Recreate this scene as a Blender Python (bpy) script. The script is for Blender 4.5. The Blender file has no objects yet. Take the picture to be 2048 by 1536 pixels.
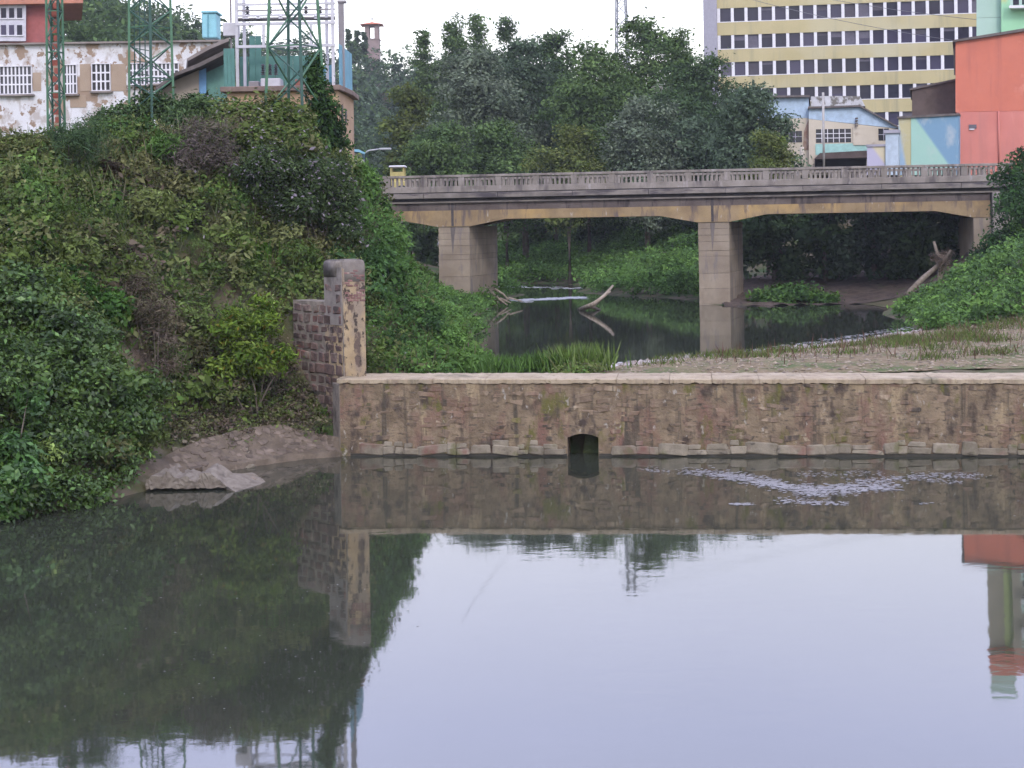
import bpy, bmesh, math, random
import numpy as np
from mathutils import Matrix, Vector, Euler

random.seed(7)
RNG = np.random.default_rng(11)
scene = bpy.context.scene
COL = scene.collection

# ------------------------------------------------------------------ camera
CAM_H = 6.2            # metres above the lower water
F_PX, CX, CY, ROLL = 3000.0, 1024.0, 450.0, 0.0175
cam_data = bpy.data.cameras.new('camera')
cam = bpy.data.objects.new('camera', cam_data)
COL.objects.link(cam)
cam_data.sensor_width = 36.0
cam_data.lens = F_PX / 2048 * 36.0
cam_data.shift_y = -(768 - CY) / 2048
cam_data.clip_start = 0.1
cam_data.clip_end = 6000
cam.location = (0, 0, CAM_H)
cam.rotation_euler = (math.radians(90), ROLL, 0)
scene.camera = cam

# ------------------------------------------------------------------ world, sun, exposure
SUN_EL, SUN_AZ = math.radians(38), math.radians(168)    # azimuth clockwise from +Y: behind the camera, a little to the right
world = bpy.data.worlds.new('World')
scene.world = world
world.use_nodes = True
wn = world.node_tree
wn.nodes.clear()
w_out = wn.nodes.new('ShaderNodeOutputWorld')
w_bg = wn.nodes.new('ShaderNodeBackground')
w_sky = wn.nodes.new('ShaderNodeTexSky')
w_sky.sky_type = 'NISHITA'
w_sky.sun_disc = False
w_sky.sun_elevation = SUN_EL
w_sky.sun_rotation = SUN_AZ
w_sky.air_density = 1.0
w_sky.dust_density = 3.0
w_sky.ozone_density = 2.5
# thin high overcast: the clear sky veiled by an even pale cloud layer with soft large clouds
w_geo = wn.nodes.new('ShaderNodeTexCoord')
w_noise = wn.nodes.new('ShaderNodeTexNoise')
w_noise.inputs['Scale'].default_value = 1.6
w_noise.inputs['Detail'].default_value = 4
w_map = wn.nodes.new('ShaderNodeMapping')
w_map.inputs['Scale'].default_value = (1, 1, 2.5)
w_rng = wn.nodes.new('ShaderNodeMapRange')
w_rng.inputs['From Min'].default_value = 0.3
w_rng.inputs['From Max'].default_value = 0.7
w_rng.inputs['To Min'].default_value = 0.62
w_rng.inputs['To Max'].default_value = 0.78
w_mix = wn.nodes.new('ShaderNodeMix')
w_mix.data_type = 'RGBA'
# cloud veil: creamy low down, lavender higher up
w_sep = wn.nodes.new('ShaderNodeSeparateXYZ')
w_el = wn.nodes.new('ShaderNodeMapRange')
w_el.inputs['From Min'].default_value = 0.10
w_el.inputs['From Max'].default_value = 0.32
w_veil = wn.nodes.new('ShaderNodeMix')
w_veil.data_type = 'RGBA'
w_veil.inputs[6].default_value = (15.5, 15.2, 14.2, 1)
w_veil.inputs[7].default_value = (13.6, 14.1, 20.2, 1)
wn.links.new(w_geo.outputs['Generated'], w_sep.inputs[0])
wn.links.new(w_sep.outputs['Z'], w_el.inputs['Value'])
wn.links.new(w_el.outputs[0], w_veil.inputs[0])
wn.links.new(w_veil.outputs[2], w_mix.inputs[7])
wn.links.new(w_geo.outputs['Generated'], w_map.inputs['Vector'])
wn.links.new(w_map.outputs[0], w_noise.inputs['Vector'])
wn.links.new(w_noise.outputs['Fac'], w_rng.inputs['Value'])
wn.links.new(w_rng.outputs[0], w_mix.inputs[0])
wn.links.new(w_sky.outputs[0], w_mix.inputs[6])
wn.links.new(w_mix.outputs[2], w_bg.inputs['Color'])
w_bg.inputs['Strength'].default_value = 0.12
wn.links.new(w_bg.outputs[0], w_out.inputs['Surface'])

sun_data = bpy.data.lights.new('sun', 'SUN')
sun_data.energy = 1.05
sun_data.angle = math.radians(14)
sun_data.color = (1.0, 0.93, 0.80)
sun = bpy.data.objects.new('sun', sun_data)
COL.objects.link(sun)
sun_dir = Vector((math.sin(SUN_AZ) * math.cos(SUN_EL), math.cos(SUN_AZ) * math.cos(SUN_EL), math.sin(SUN_EL)))
sun.rotation_euler = sun_dir.to_track_quat('Z', 'Y').to_euler()
sun.location = (20, -30, 40)

vs = scene.view_settings
vs.view_transform = 'Standard'
vs.look = 'None'
vs.exposure = 0.26
vs.gamma = 1.0
vs.use_curve_mapping = False
scene.render.engine = 'CYCLES'
scene.cycles.use_adaptive_sampling = True
scene.cycles.adaptive_threshold = 0.035
scene.cycles.max_bounces = 4
scene.cycles.diffuse_bounces = 2
scene.cycles.glossy_bounces = 2
scene.cycles.transmission_bounces = 2
scene.cycles.volume_bounces = 0

# ------------------------------------------------------------------ survey helpers
CR, SR = math.cos(ROLL), math.sin(ROLL)
def ray(px, py):
    dx, dy = px - CX, py - CY
    return (dx * CR - dy * SR) / F_PX, (dx * SR + dy * CR) / F_PX
def P(px, py, Z):
    "surveyed point seen at this pixel, Z metres ahead"
    u, v = ray(px, py)
    return Vector((u * Z, Z, CAM_H - v * Z))
def W(px, py, z=0.0):
    "surveyed point seen at this pixel on the level z"
    u, v = ray(px, py)
    Z = (CAM_H - z) / v
    return Vector((u * Z, Z, z))

# ------------------------------------------------------------------ object helpers
def wm(o):
    b = o.matrix_basis.copy()
    if o.parent:
        return wm(o.parent) @ o.matrix_parent_inverse @ b
    return b
def attach(o, parent, world_space=True):
    o.parent = parent
    if world_space:
        o.matrix_parent_inverse = wm(parent).inverted()
def tag(o, label=None, cat=None, group=None, kind=None):
    if label: o['label'] = label
    if cat: o['category'] = cat
    if group: o['group'] = group
    if kind: o['kind'] = kind
    return o
def thing(name, loc, label, cat, group=None, rotz=0.0):
    o = bpy.data.objects.new(name, None)
    o.empty_display_size = 0.3
    COL.objects.link(o)
    o.location = loc
    o.rotation_euler = (0, 0, rotz)
    return tag(o, label, cat, group)
def link(name, me, parent=None, world_space=True):
    o = bpy.data.objects.new(name, me)
    COL.objects.link(o)
    if parent: attach(o, parent, world_space)
    return o
def mesh(name, verts, faces, mat, parent=None, world_space=True, smooth=False):
    me = bpy.data.meshes.new(name)
    me.from_pydata([tuple(v) for v in verts], [], faces)
    me.materials.append(mat)
    if smooth:
        me.polygons.foreach_set('use_smooth', [True] * len(me.polygons))
    me.update()
    return link(name, me, parent, world_space)
def bm_obj(name, bm, mat, parent=None, world_space=True, smooth=False):
    me = bpy.data.meshes.new(name)
    bmesh.ops.recalc_face_normals(bm, faces=bm.faces)
    bm.to_mesh(me); bm.free()
    me.materials.append(mat)
    if smooth:
        me.polygons.foreach_set('use_smooth', [True] * len(me.polygons))
    return link(name, me, parent, world_space)
def box(name, lo, hi, mat, parent=None, bevel=0.0, world_space=True, jitter=0.0, seg=1):
    bm = bmesh.new()
    bmesh.ops.create_cube(bm, size=1)
    lo, hi = Vector(lo), Vector(hi)
    c, s = (lo + hi) / 2, hi - lo
    for v in bm.verts:
        v.co = Vector((c.x + v.co.x * s.x, c.y + v.co.y * s.y, c.z + v.co.z * s.z))
    if bevel:
        bmesh.ops.bevel(bm, geom=bm.edges[:], offset=bevel, segments=seg, affect='EDGES')
    if jitter:
        for v in bm.verts:
            v.co += Vector((random.uniform(-1, 1), random.uniform(-1, 1), random.uniform(-1, 1))) * jitter
    return bm_obj(name, bm, mat, parent, world_space)
def pbox(name, x0, y0, x1, y1, Z, depth, mat, parent=None, bevel=0.0):
    "box whose front face, Z metres ahead, spans this surveyed rectangle"
    xm, ym = (x0 + x1) / 2, (y0 + y1) / 2
    l, r = P(x0, ym, Z), P(x1, ym, Z)
    t, b = P(xm, y0, Z), P(xm, y1, Z)
    return box(name, (l.x, Z, b.z), (r.x, Z + depth, t.z), mat, parent, bevel)
_unit = {}
def unit_cube(mat):
    if mat.name not in _unit:
        bm = bmesh.new(); bmesh.ops.create_cube(bm, size=1)
        me = bpy.data.meshes.new('bar_' + mat.name); bm.to_mesh(me); bm.free()
        me.materials.append(mat)
        _unit[mat.name] = me
    return _unit[mat.name]
def bar(name, a, b, w, mat, parent=None, t=None, world_space=True):
    a, b = Vector(a), Vector(b)
    d = b - a
    o = bpy.data.objects.new(name, unit_cube(mat))
    COL.objects.link(o)
    o.location = (a + b) / 2
    o.rotation_euler = d.to_track_quat('Z', 'Y').to_euler()
    o.scale = (w, t or w, d.length)
    if parent: attach(o, parent, world_space)
    return o
def block(name, c, size, rotz, mat, parent=None, world_space=True):
    o = bpy.data.objects.new(name, unit_cube(mat))
    COL.objects.link(o)
    o.location = c; o.scale = size; o.rotation_euler = (0, 0, rotz)
    if parent: attach(o, parent, world_space)
    return o
def prism(name, poly, lo, hi, mat, parent=None, world_space=True, axis='y', bevel=0.0):
    "polygon (x,z) extruded along y from lo to hi (or polygon (x,y) along z)"
    n = len(poly)
    if axis == 'y':
        v = [(p[0], lo, p[1]) for p in poly] + [(p[0], hi, p[1]) for p in poly]
    else:
        v = [(p[0], p[1], lo) for p in poly] + [(p[0], p[1], hi) for p in poly]
    bm = bmesh.new()
    vs_ = [bm.verts.new(c) for c in v]
    bm.faces.new(vs_[:n]); bm.faces.new(vs_[n:][::-1])
    for i in range(n):
        j = (i + 1) % n
        bm.faces.new((vs_[i], vs_[j], vs_[n + j], vs_[n + i]))
    bmesh.ops.recalc_face_normals(bm, faces=bm.faces)
    if bevel:
        bmesh.ops.bevel(bm, geom=bm.edges[:], offset=bevel, segments=1, affect='EDGES')
    return bm_obj(name, bm, mat, parent, world_space)
def tube_into(bm, pts, radii, sides=7):
    prev = None
    for i, p in enumerate(pts):
        p = Vector(p)
        d = (Vector(pts[min(i + 1, len(pts) - 1)]) - Vector(pts[max(i - 1, 0)])).normalized()
        q = d.to_track_quat('Z', 'Y')
        ring = [bm.verts.new(p + q @ Vector((math.cos(2 * math.pi * k / sides), math.sin(2 * math.pi * k / sides), 0)) * radii[i]) for k in range(sides)]
        if prev:
            for k in range(sides):
                bm.faces.new((prev[k], prev[(k + 1) % sides], ring[(k + 1) % sides], ring[k]))
        else:
            bm.faces.new(ring[::-1])
        prev = ring
    bm.faces.new(prev)
def tube(name, pts, radii, mat, parent=None, sides=7, world_space=True):
    bm = bmesh.new()
    if not isinstance(radii, (list, tuple)): radii = [radii] * len(pts)
    tube_into(bm, pts, radii, sides)
    return bm_obj(name, bm, mat, parent, world_space, smooth=True)

# ------------------------------------------------------------------ materials
def new_mat(name):
    m = bpy.data.materials.new(name); m.use_nodes = True
    nt = m.node_tree; nt.nodes.clear()
    out = nt.nodes.new('ShaderNodeOutputMaterial')
    b = nt.nodes.new('ShaderNodeBsdfPrincipled')
    nt.links.new(b.outputs[0], out.inputs['Surface'])
    return m, nt, b
def nz(nt, vec, scale, stretch=(1, 1, 1), detail=3.5, rough=0.62, dist=0.0, offs=0.0):
    mp = nt.nodes.new('ShaderNodeMapping')
    mp.inputs['Scale'].default_value = stretch
    mp.inputs['Location'].default_value = (offs, offs * 1.7, offs * 0.6)
    nt.links.new(vec, mp.inputs['Vector'])
    t = nt.nodes.new('ShaderNodeTexNoise')
    t.inputs['Scale'].default_value = scale
    t.inputs['Detail'].default_value = detail
    t.inputs['Roughness'].default_value = rough
    t.inputs['Distortion'].default_value = dist
    nt.links.new(mp.outputs[0], t.inputs['Vector'])
    return t.outputs['Fac']
def rngn(nt, val, lo, hi, tlo=0.0, thi=1.0):
    r = nt.nodes.new('ShaderNodeMapRange')
    r.inputs['From Min'].default_value = lo; r.inputs['From Max'].default_value = hi
    r.inputs['To Min'].default_value = tlo; r.inputs['To Max'].default_value = thi
    nt.links.new(val, r.inputs['Value'])
    return r.outputs[0]
def mixc(nt, fac, a, b, mode='MIX'):
    m = nt.nodes.new('ShaderNodeMix'); m.data_type = 'RGBA'; m.blend_type = mode
    for sock, val in ((m.inputs[0], fac), (m.inputs[6], a), (m.inputs[7], b)):
        if isinstance(val, (int, float)): sock.default_value = val
        elif isinstance(val, tuple): sock.default_value = (*val[:3], 1)
        else: nt.links.new(val, sock)
    return m.outputs[2]
def mottle(name, c0, c1, scale=3.0, over=(), rough=0.85, bump=0.25, bscale=None, rnd=0.0, stretch=(1, 1, 1), metallic=0.0, spec=0.3, bdist=0.02):
    """weathered surface: two tones in noise, then stains (colour, scale, stretch, lo, hi)"""
    m, nt, b = new_mat(name)
    g = nt.nodes.new('ShaderNodeNewGeometry')
    pos = g.outputs['Position']
    col = mixc(nt, rngn(nt, nz(nt, pos, scale, stretch), 0.35, 0.65), c0, c1)
    for i, (oc, osc, ost, lo, hi) in enumerate(over):
        col = mixc(nt, rngn(nt, nz(nt, pos, osc, ost, offs=3.1 * i + 5), lo, hi), col, oc)
    if rnd:
        oi = nt.nodes.new('ShaderNodeObjectInfo')
        hs = nt.nodes.new('ShaderNodeHueSaturation')
        nt.links.new(rngn(nt, oi.outputs['Random'], 0, 1, 1 - rnd, 1 + rnd), hs.inputs['Value'])
        nt.links.new(col, hs.inputs['Color']); col = hs.outputs[0]
    nt.links.new(col, b.inputs['Base Color'])
    b.inputs['Roughness'].default_value = rough
    b.inputs['Metallic'].default_value = metallic
    b.inputs['Specular IOR Level'].default_value = spec
    if bump:
        bp = nt.nodes.new('ShaderNodeBump')
        bp.inputs['Strength'].default_value = bump
        bp.inputs['Distance'].default_value = bdist
        nt.links.new(nz(nt, pos, bscale or scale * 5, (1, 1, 1), 4), bp.inputs['Height'])
        nt.links.new(bp.outputs[0], b.inputs['Normal'])
    return m
def flat(name, c, rough=0.6, var=0.12, metallic=0.0, spec=0.4):
    d = tuple(x * (1 - var) for x in c); e = tuple(min(1, x * (1 + var)) for x in c)
    return mottle(name, d, e, 2.5, rough=rough, bump=0.05, metallic=metallic, spec=spec)
def leaf_mat(name, trans=0.25, rough=0.55, spec=0.25):
    m = bpy.data.materials.new(name); m.use_nodes = True
    nt = m.node_tree; nt.nodes.clear()
    out = nt.nodes.new('ShaderNodeOutputMaterial')
    a = nt.nodes.new('ShaderNodeAttribute'); a.attribute_name = 'col'
    b = nt.nodes.new('ShaderNodeBsdfDiffuse')
    t = nt.nodes.new('ShaderNodeBsdfTranslucent')
    mx = nt.nodes.new('ShaderNodeMixShader'); mx.inputs[0].default_value = trans
    nt.links.new(a.outputs['Color'], b.inputs['Color'])
    nt.links.new(a.outputs['Color'], t.inputs['Color'])
    nt.links.new(b.outputs[0], mx.inputs[1]); nt.links.new(t.outputs[0], mx.inputs[2])
    res = mx
    if spec > 0.3:
        gl = nt.nodes.new('ShaderNodeBsdfGlossy'); gl.inputs['Roughness'].default_value = rough; gl.inputs['Color'].default_value = (1, 1, 1, 1)
        res = nt.nodes.new('ShaderNodeMixShader'); res.inputs[0].default_value = 0.025
        nt.links.new(mx.outputs[0], res.inputs[1]); nt.links.new(gl.outputs[0], res.inputs[2])
    nt.links.new(res.outputs[0], out.inputs['Surface'])
    return m
LEAF = leaf_mat('leaf')
GLOSSY_LEAF = leaf_mat('glossy_leaf', 0.2, 0.42, 0.4)
BARK = mottle('bark', (0.10, 0.08, 0.06), (0.18, 0.15, 0.12), 4, bump=0.5)
WOOD = mottle('driftwood', (0.22, 0.18, 0.13), (0.38, 0.32, 0.25), 6, stretch=(1, 1, 0.3), bump=0.5)

# ------------------------------------------------------------------ foliage builders (numpy, one mesh each)
def unit(v):
    return v / np.maximum(np.linalg.norm(v, axis=1, keepdims=True), 1e-9)
def poly_mesh(name, V, k, colr, mat, parent=None):
    "V: n x k x 3 separate k-gons with a colour for each"
    n = V.shape[0]
    me = bpy.data.meshes.new(name)
    me.vertices.add(n * k); me.vertices.foreach_set('co', V.reshape(-1).astype(np.float32))
    me.loops.add(n * k); me.loops.foreach_set('vertex_index', np.arange(n * k, dtype=np.int32))
    me.polygons.add(n)
    me.polygons.foreach_set('loop_start', (np.arange(n) * k).astype(np.int32))
    me.polygons.foreach_set('loop_total', np.full(n, k, dtype=np.int32))
    me.update(calc_edges=True)
    if colr is not None:
        at = me.attributes.new('col', 'FLOAT_COLOR', 'FACE')
        c4 = np.ones((n, 4), dtype=np.float32); c4[:, :3] = colr
        at.data.foreach_set('color', c4.reshape(-1))
    me.materials.append(mat)
    return link(name, me, parent)
def leaf_quads(C, N, S, aspect=0.5):
    r = RNG.normal(size=C.shape)
    t = unit(np.cross(N, r)); b = np.cross(N, t)
    S = S[:, None]
    return np.stack([C + t * S, C + b * S * aspect + N * S * 0.12, C - t * S, C - b * S * aspect + N * S * 0.12], axis=1)
def shell(lobes, n, inner=0.62, down=0.35):
    "clump centres and outward directions spread over a union of ellipsoids"
    L = np.array(lobes, dtype=float)
    w = (L[:, 3] * L[:, 5]); w = w / w.sum()
    i = RNG.choice(len(L), size=n, p=w)
    d = unit(RNG.normal(size=(n, 3)))
    flip = (d[:, 2] < 0) & (RNG.random(n) > down)
    d[flip, 2] *= -1
    r = RNG.uniform(inner, 1.05, n)[:, None]
    return L[i, :3] + d * L[i, 3:6] * r, unit(d / L[i, 3:6])
def pal(n, cols, jitter=0.22):
    cols = np.array(cols, dtype=float)
    i = RNG.integers(0, len(cols), n); j = RNG.integers(0, len(cols), n); f = RNG.random(n)[:, None]
    return np.clip((cols[i] * f + cols[j] * (1 - f)) * (1 + RNG.normal(size=(n, 1)) * jitter), 0.005, 0.9)
def clump_leaves(C, D, per, cr, size, cols, jit=0.14, up=0.45, flat_=0.7):
    n = len(C)
    cc = np.repeat(C, per, axis=0); dd = np.repeat(D, per, axis=0)
    crr = np.repeat(cr if isinstance(cr, np.ndarray) else np.full(n, cr), per)[:, None]
    g = RNG.normal(size=cc.shape); g[:, 2] *= flat_
    pos = cc + g * crr * 0.55
    nrm = unit(dd * 0.7 + np.array([0, 0, up]) + RNG.normal(size=cc.shape) * 0.55)
    colr = np.repeat(cols, per, axis=0) * (1 + RNG.normal(size=(n * per, 1)) * jit)
    S = size * RNG.uniform(0.6, 1.35, n * per) * np.repeat(np.exp(RNG.normal(size=n) * 0.22), per)
    return pos, nrm, S, np.clip(colr, 0.004, 0.9)
def foliage(name, lobes, n, per, cr, size, cols, mat=None, parent=None, aspect=0.5, inner=0.62, down=0.35, extra=None, up=0.45):
    C, D = shell(lobes, n, inner, down)
    pos, nrm, S, colr = clump_leaves(C, D, per, cr, size, pal(n, cols), up=up)
    if extra is not None:
        k = RNG.random(len(colr)) < extra[1]
        colr[k] = pal(int(k.sum()), extra[0], 0.1)
    return poly_mesh(name, leaf_quads(pos, nrm, S, aspect), 4, colr, mat or LEAF, parent)
def blades(base, height, lean=0.35, width=0.02, cols=((0.1, 0.18, 0.03),)):
    n = len(base)
    d = RNG.normal(size=(n, 3)) * lean; d[:, 2] = 1
    tip = base + unit(d) * height[:, None]
    mid = base + (tip - base) * 0.55 + np.array([0, 0, 1]) * height[:, None] * 0.06
    s = unit(np.cross(tip - base, RNG.normal(size=(n, 3)))) * width * (0.7 + 0.6 * RNG.random((n, 1)))
    tip2 = tip + (tip - mid) * 0.0
    return np.stack([base - s, base + s, mid + s * 0.8, tip2, mid - s * 0.8], axis=1), pal(n, cols)

# ================================================================== THE SETTING
UP = 1.6                                   # level of the pool above the dam
GRASS_EARTH = mottle('grassy_earth', (0.06, 0.07, 0.03), (0.11, 0.09, 0.05), 0.8,
    over=[((0.17, 0.13, 0.10), 0.5, (1, 1, 1), 0.5, 0.68), ((0.05, 0.085, 0.025), 0.3, (1, 1, 1), 0.5, 0.62)], rough=0.95, bump=0.6, bscale=6, bdist=0.08)

# ---- survey points of the terrain
G = []
def g_(p): G.append((p.x, p.y, p.z))
def gp(px, py, Z, dz=0.0):
    p = P(px, py, Z); G.append((p.x, p.y, p.z + dz))
def gx(*pts): G.extend(pts)
LEFT_SHORE = [W(0, 1042), W(150, 1015), W(275, 988), W(400, 958), W(520, 932), W(600, 920), W(672, 913)]
for p in LEFT_SHORE: G.append((p.x, p.y, -0.12))
gx((-14, 28, -0.1), (-20, 18, -0.1), (-30, 0, -0.1), (-34, -20, -.1), (-22, 34, 6), (-30, 22, 6), (-35, 40, 10), (-45, 10, 9), (-45, -20, 9))
for a in ((335, 925, 38.0), (400, 897, 39.3), (480, 874, 40.3), (560, 864, 41.2), (60, 900, 34.5), (150, 720, 37.2), (100, 450, 40.6), (150, 372, 44.0), (60, 360, 44.5), (300, 895, 38.5), (390, 820, 41.0), (470, 790, 42.2), (560, 770, 42.9),
          (250, 600, 41.0), (330, 700, 41.5), (450, 650, 43.2), (300, 450, 43.6), (450, 450, 45.2), (320, 322, 46.6), (500, 322, 47.2), (600, 300, 49.0), (420, 298, 48.0),
          (640, 600, 44.4), (700, 560, 45.5), (600, 450, 46.6), (680, 400, 49.5), (715, 350, 51.0), (742, 425, 52.0), (762, 525, 53.5), (778, 612, 55.5), (798, 655, 60.0),
          (740, 650, 45.5), (775, 715, 46.2), (690, 322, 54.5)):
    gp(*a)
gx((-16.5, 51, 8.0), (-14.5, 49.5, 8.1), (-12.2, 51, 8.4), (-9.6, 51, 8.6), (-7, 53, 8.5), (-16, 56, 8.1), (-10, 56, 8.4), (-20, 52, 8.0), (-25, 62, 8.3), (-12, 60, 8.6), (-8.6, 62, 8.6), (-8.5, 75, 8.5), (-30, 90, 10.5), (-60, 80, 12), (-9.5, 84, 7.4), (-16, 86, 8.0), (-9.5, 92, 7.4), (-13, 100, 7.8), (-6.4, 72, 4.0), (-7.2, 82, 3.4), (-7, 92, 3.6))
# left shore of the pool
for a in ((1075, 754), (990, 744), (915, 724), (862, 692), (836, 645)): g_(W(a[0], a[1], UP - 0.05))
# pool bed
gx((0.6, 60, .6), (4, 52, .9), (5, 65, .6), (5, 80, .6), (10, 62, .7), (13, 72, .7), (3, 90, .7), (0, 110, .7), (-5, 135, .8), (-13, 175, 1.0), (16, 66, .9))
# gravel bar
gx((1.9, 43.0, 1.72), (4.2, 43.6, 1.9), (6, 43, 1.9), (12, 42.2, 1.94), (20, 41.4, 1.93), (30, 40, 1.86), (9, 42.6, 1.92), (16, 41.8, 1.94), (10, 47, 1.92), (15, 48, 2.08), (20, 50, 2.4), (16.5, 54, 2.0), (25, 45, 2.6), (19, 56, 2.4))
for a in ((1210, 736), (1300, 726), (1400, 716), (1530, 703), (1650, 690), (1760, 675), (1850, 663), (1812, 642)): g_(W(a[0], a[1], UP - 0.02))
# right bank
for a in ((1900, 612, 63.5), (2000, 560, 62.0), (2048, 512, 62.5)): gp(*a)
gx((24, 66, 5.2), (26, 72, 6.8), (28, 60, 7), (35, 60, 8.3), (30, 50, 5.5), (40, 50, 8), (35, 40, 5), (50, 30, 6), (27.5, 82, 7.7), (22.6, 80, 2.4), (40, 82, 8), (24.6, 80, 2.7), (24.6, 85, 2.9), (26.0, 78.5, 4.4))
for a in ((1765, 616), (1680, 606), (1590, 612), (1500, 613), (1400, 612)): g_(W(a[0], a[1], UP - 0.03))
gx((14, 86, 2.0), (15, 92, 2.5), (18, 98, 3.0), (21, 106, 4), (26, 116, 7.8), (12, 96, 2.2), (24, 88, 2.7), (26.6, 92, 4.6), (31, 98, 7.7), (20, 88, 2.3), (22, 92, 2.7), (20.3, 77, 1.75), (22, 77, 2.0), (23.4, 75, 2.7))
for a in ((1250, 593), (1100, 568), (985, 553)): g_(W(a[0], a[1], UP - 0.03))
gx((12, 102, 3), (14, 116, 5.0), (18, 126, 7.3), (8, 120, 2.8), (5, 136, 3.2), (8, 150, 6.0), (0, 170, 3), (5, 190, 7), (20, 160, 8), (40, 120, 8.2), (60, 110, 8.3), (60, 160, 9), (45, 100, 8.1), (90, 230, 9), (50, 230, 9), (120, 120, 9))
gx((-10, 104, 3.5), (-14, 106, 7.6), (-20, 130, 8.5), (-17, 145, 4), (-30, 180, 8.5), (-24, 175, 3))
# hills
gx((-60, 170, 24), (-45, 165, 22), (-80, 150, 20), (-38, 190, 20), (-45, 230, 30), (-90, 230, 42), (-27, 330, 37), (-45, 330, 38), (-14, 340, 39.5), (0, 360, 41.5), (-27, 285, 21), (-25, 235, 12), (20, 380, 21),
   (60, 400, 20), (150, 400, 14), (-150, 300, 55), (-150, 100, 25), (-300, 200, 60), (150, 60, 12), (300, 100, 20), (300, 400, 30), (300, -100, 20), (-300, -100, 25), (100, -100, 6), (-100, -100, 9),
   (70, 570, 67), (35, 580, 50), (110, 580, 62), (0, 600, 40), (-200, 600, 60), (300, 600, 55), (520, 600, 50), (-520, 600, 60), (520, 200, 45), (-520, 200, 70), (520, -300, 40), (-520, -300, 45), (0, -300, 30), (250, -300, 35), (-250, -300, 35), (0, -200, 8))
G = np.array(G, dtype=float)
_r = np.linalg.norm(G[:, None, :2] - G[None, :, :2], axis=2)
_n = len(G)
_A = np.zeros((_n + 1, _n + 1)); _A[:_n, :_n] = _r - np.eye(_n) * 0.02; _A[:_n, _n] = 1; _A[_n, :_n] = 1
_w = np.linalg.solve(_A, np.append(G[:, 2], 0))
def gz(x, y):
    x = np.atleast_1d(np.asarray(x, float)); y = np.atleast_1d(np.asarray(y, float))
    out = np.empty(x.size); xf = x.ravel(); yf = y.ravel()
    for s in range(0, x.size, 20000):
        d = np.hypot(xf[s:s + 20000, None] - G[None, :, 0], yf[s:s + 20000, None] - G[None, :, 1])
        out[s:s + 20000] = d @ _w[:_n] + _w[_n]
    return out.reshape(x.shape)
def gz1(x, y): return float(gz(x, y)[0])

# dam frame: origin at the left end of the dam at the water line, x along the face, y towards the pool
DAM_A = W(680, 912); DAM_B = W(2040, 913)
DAM_ROT = math.atan2(DAM_B.y - DAM_A.y, DAM_B.x - DAM_A.x)
_dc, _ds = math.cos(DAM_ROT), math.sin(DAM_ROT)
def dam_local(x, y):
    dx, dy = x - DAM_A.x, y - DAM_A.y
    return dx * _dc + dy * _ds, -dx * _ds + dy * _dc
def dam_world(lx, ly, z=0.0):
    return Vector((DAM_A.x + lx * _dc - ly * _ds, DAM_A.y + lx * _ds + ly * _dc, z))

def axis(spans):
    out = []
    for a, b, st in spans:
        out.extend(np.arange(a, b, st))
    out.append(spans[-1][1])
    return np.array(out)
xs = axis([(-520, -200, 40), (-200, -60, 10), (-60, -24, 2), (-24, 30, 0.5), (30, 60, 2), (60, 200, 10), (200, 520, 40)])
ys = axis([(-320, -40, 40), (-40, 20, 4), (20, 30, 1), (30, 66, 0.4), (66, 110, 0.8), (110, 180, 2.5), (180, 420, 8), (420, 620, 20)])
XX, YY = np.meshgrid(xs, ys)
ZZ = gz(XX, YY)
# lower basin, below the dam
shore_x = np.interp(YY, [-40, 0, 18, 28] + [p.y for p in LEFT_SHORE], [-36, -30, -20, -14] + [p.x for p in LEFT_SHORE])
lx, ly = dam_local(XX, YY)
basin = ((XX > shore_x + 0.25) & (ly < 0.75)) & (YY > -320)
basin &= ~((lx < 0.0) & (ly > -0.2))
ZZ = np.where(basin & (XX < 400), -2.0, ZZ)
near = (np.abs(XX) < 60) & (YY > 20) & (YY < 180)
ZZ = ZZ + np.where(near & ~basin, (RNG.random(ZZ.shape) - 0.5) * 0.05, 0)
ny, nx = XX.shape
verts = np.stack([XX, YY, ZZ], axis=2).reshape(-1, 3)
idx = np.arange(nx * ny).reshape(ny, nx)
faces = np.stack([idx[:-1, :-1], idx[:-1, 1:], idx[1:, 1:], idx[1:, :-1]], axis=2).reshape(-1, 4)
ground_me = bpy.data.meshes.new('ground')
ground_me.from_pydata(verts.tolist(), [], faces.tolist())
ground_me.materials.append(GRASS_EARTH)
ground_me.polygons.foreach_set('use_smooth', [True] * len(ground_me.polygons))
ground = link('ground', ground_me); tag(ground, kind='structure')

# ---- water
def water_mat(name, base, ior, bump, scale, stretch):
    m, nt, b = new_mat(name)
    pos = nt.nodes.new('ShaderNodeNewGeometry').outputs['Position']
    col = mixc(nt, rngn(nt, nz(nt, pos, 0.25, (1, 0.6, 1)), 0.35, 0.65), base, tuple(c * 1.18 for c in base))
    nt.links.new(col, b.inputs['Base Color'])
    b.inputs['Roughness'].default_value = 0.03
    b.inputs['IOR'].default_value = ior
    bp = nt.nodes.new('ShaderNodeBump'); bp.inputs['Strength'].default_value = bump; bp.inputs['Distance'].default_value = 0.02
    h1 = nz(nt, pos, scale, stretch, 3, 0.5, 0.3)
    calm = rngn(nt, nz(nt, pos, 0.22, (1, 0.5, 1), 2, offs=9), 0.4, 0.6, 0.35, 1.0)
    mul = nt.nodes.new('ShaderNodeMath'); mul.operation = 'MULTIPLY'
    nt.links.new(h1, mul.inputs[0]); nt.links.new(calm, mul.inputs[1])
    nt.links.new(mul.outputs[0], bp.inputs['Height']); nt.links.new(bp.outputs[0], b.inputs['Normal'])
    return m
WATER_LOW = water_mat('murky_water', (0.033, 0.037, 0.026), 2.5, 0.085, 1.5, (1, 1.5, 1))
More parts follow.
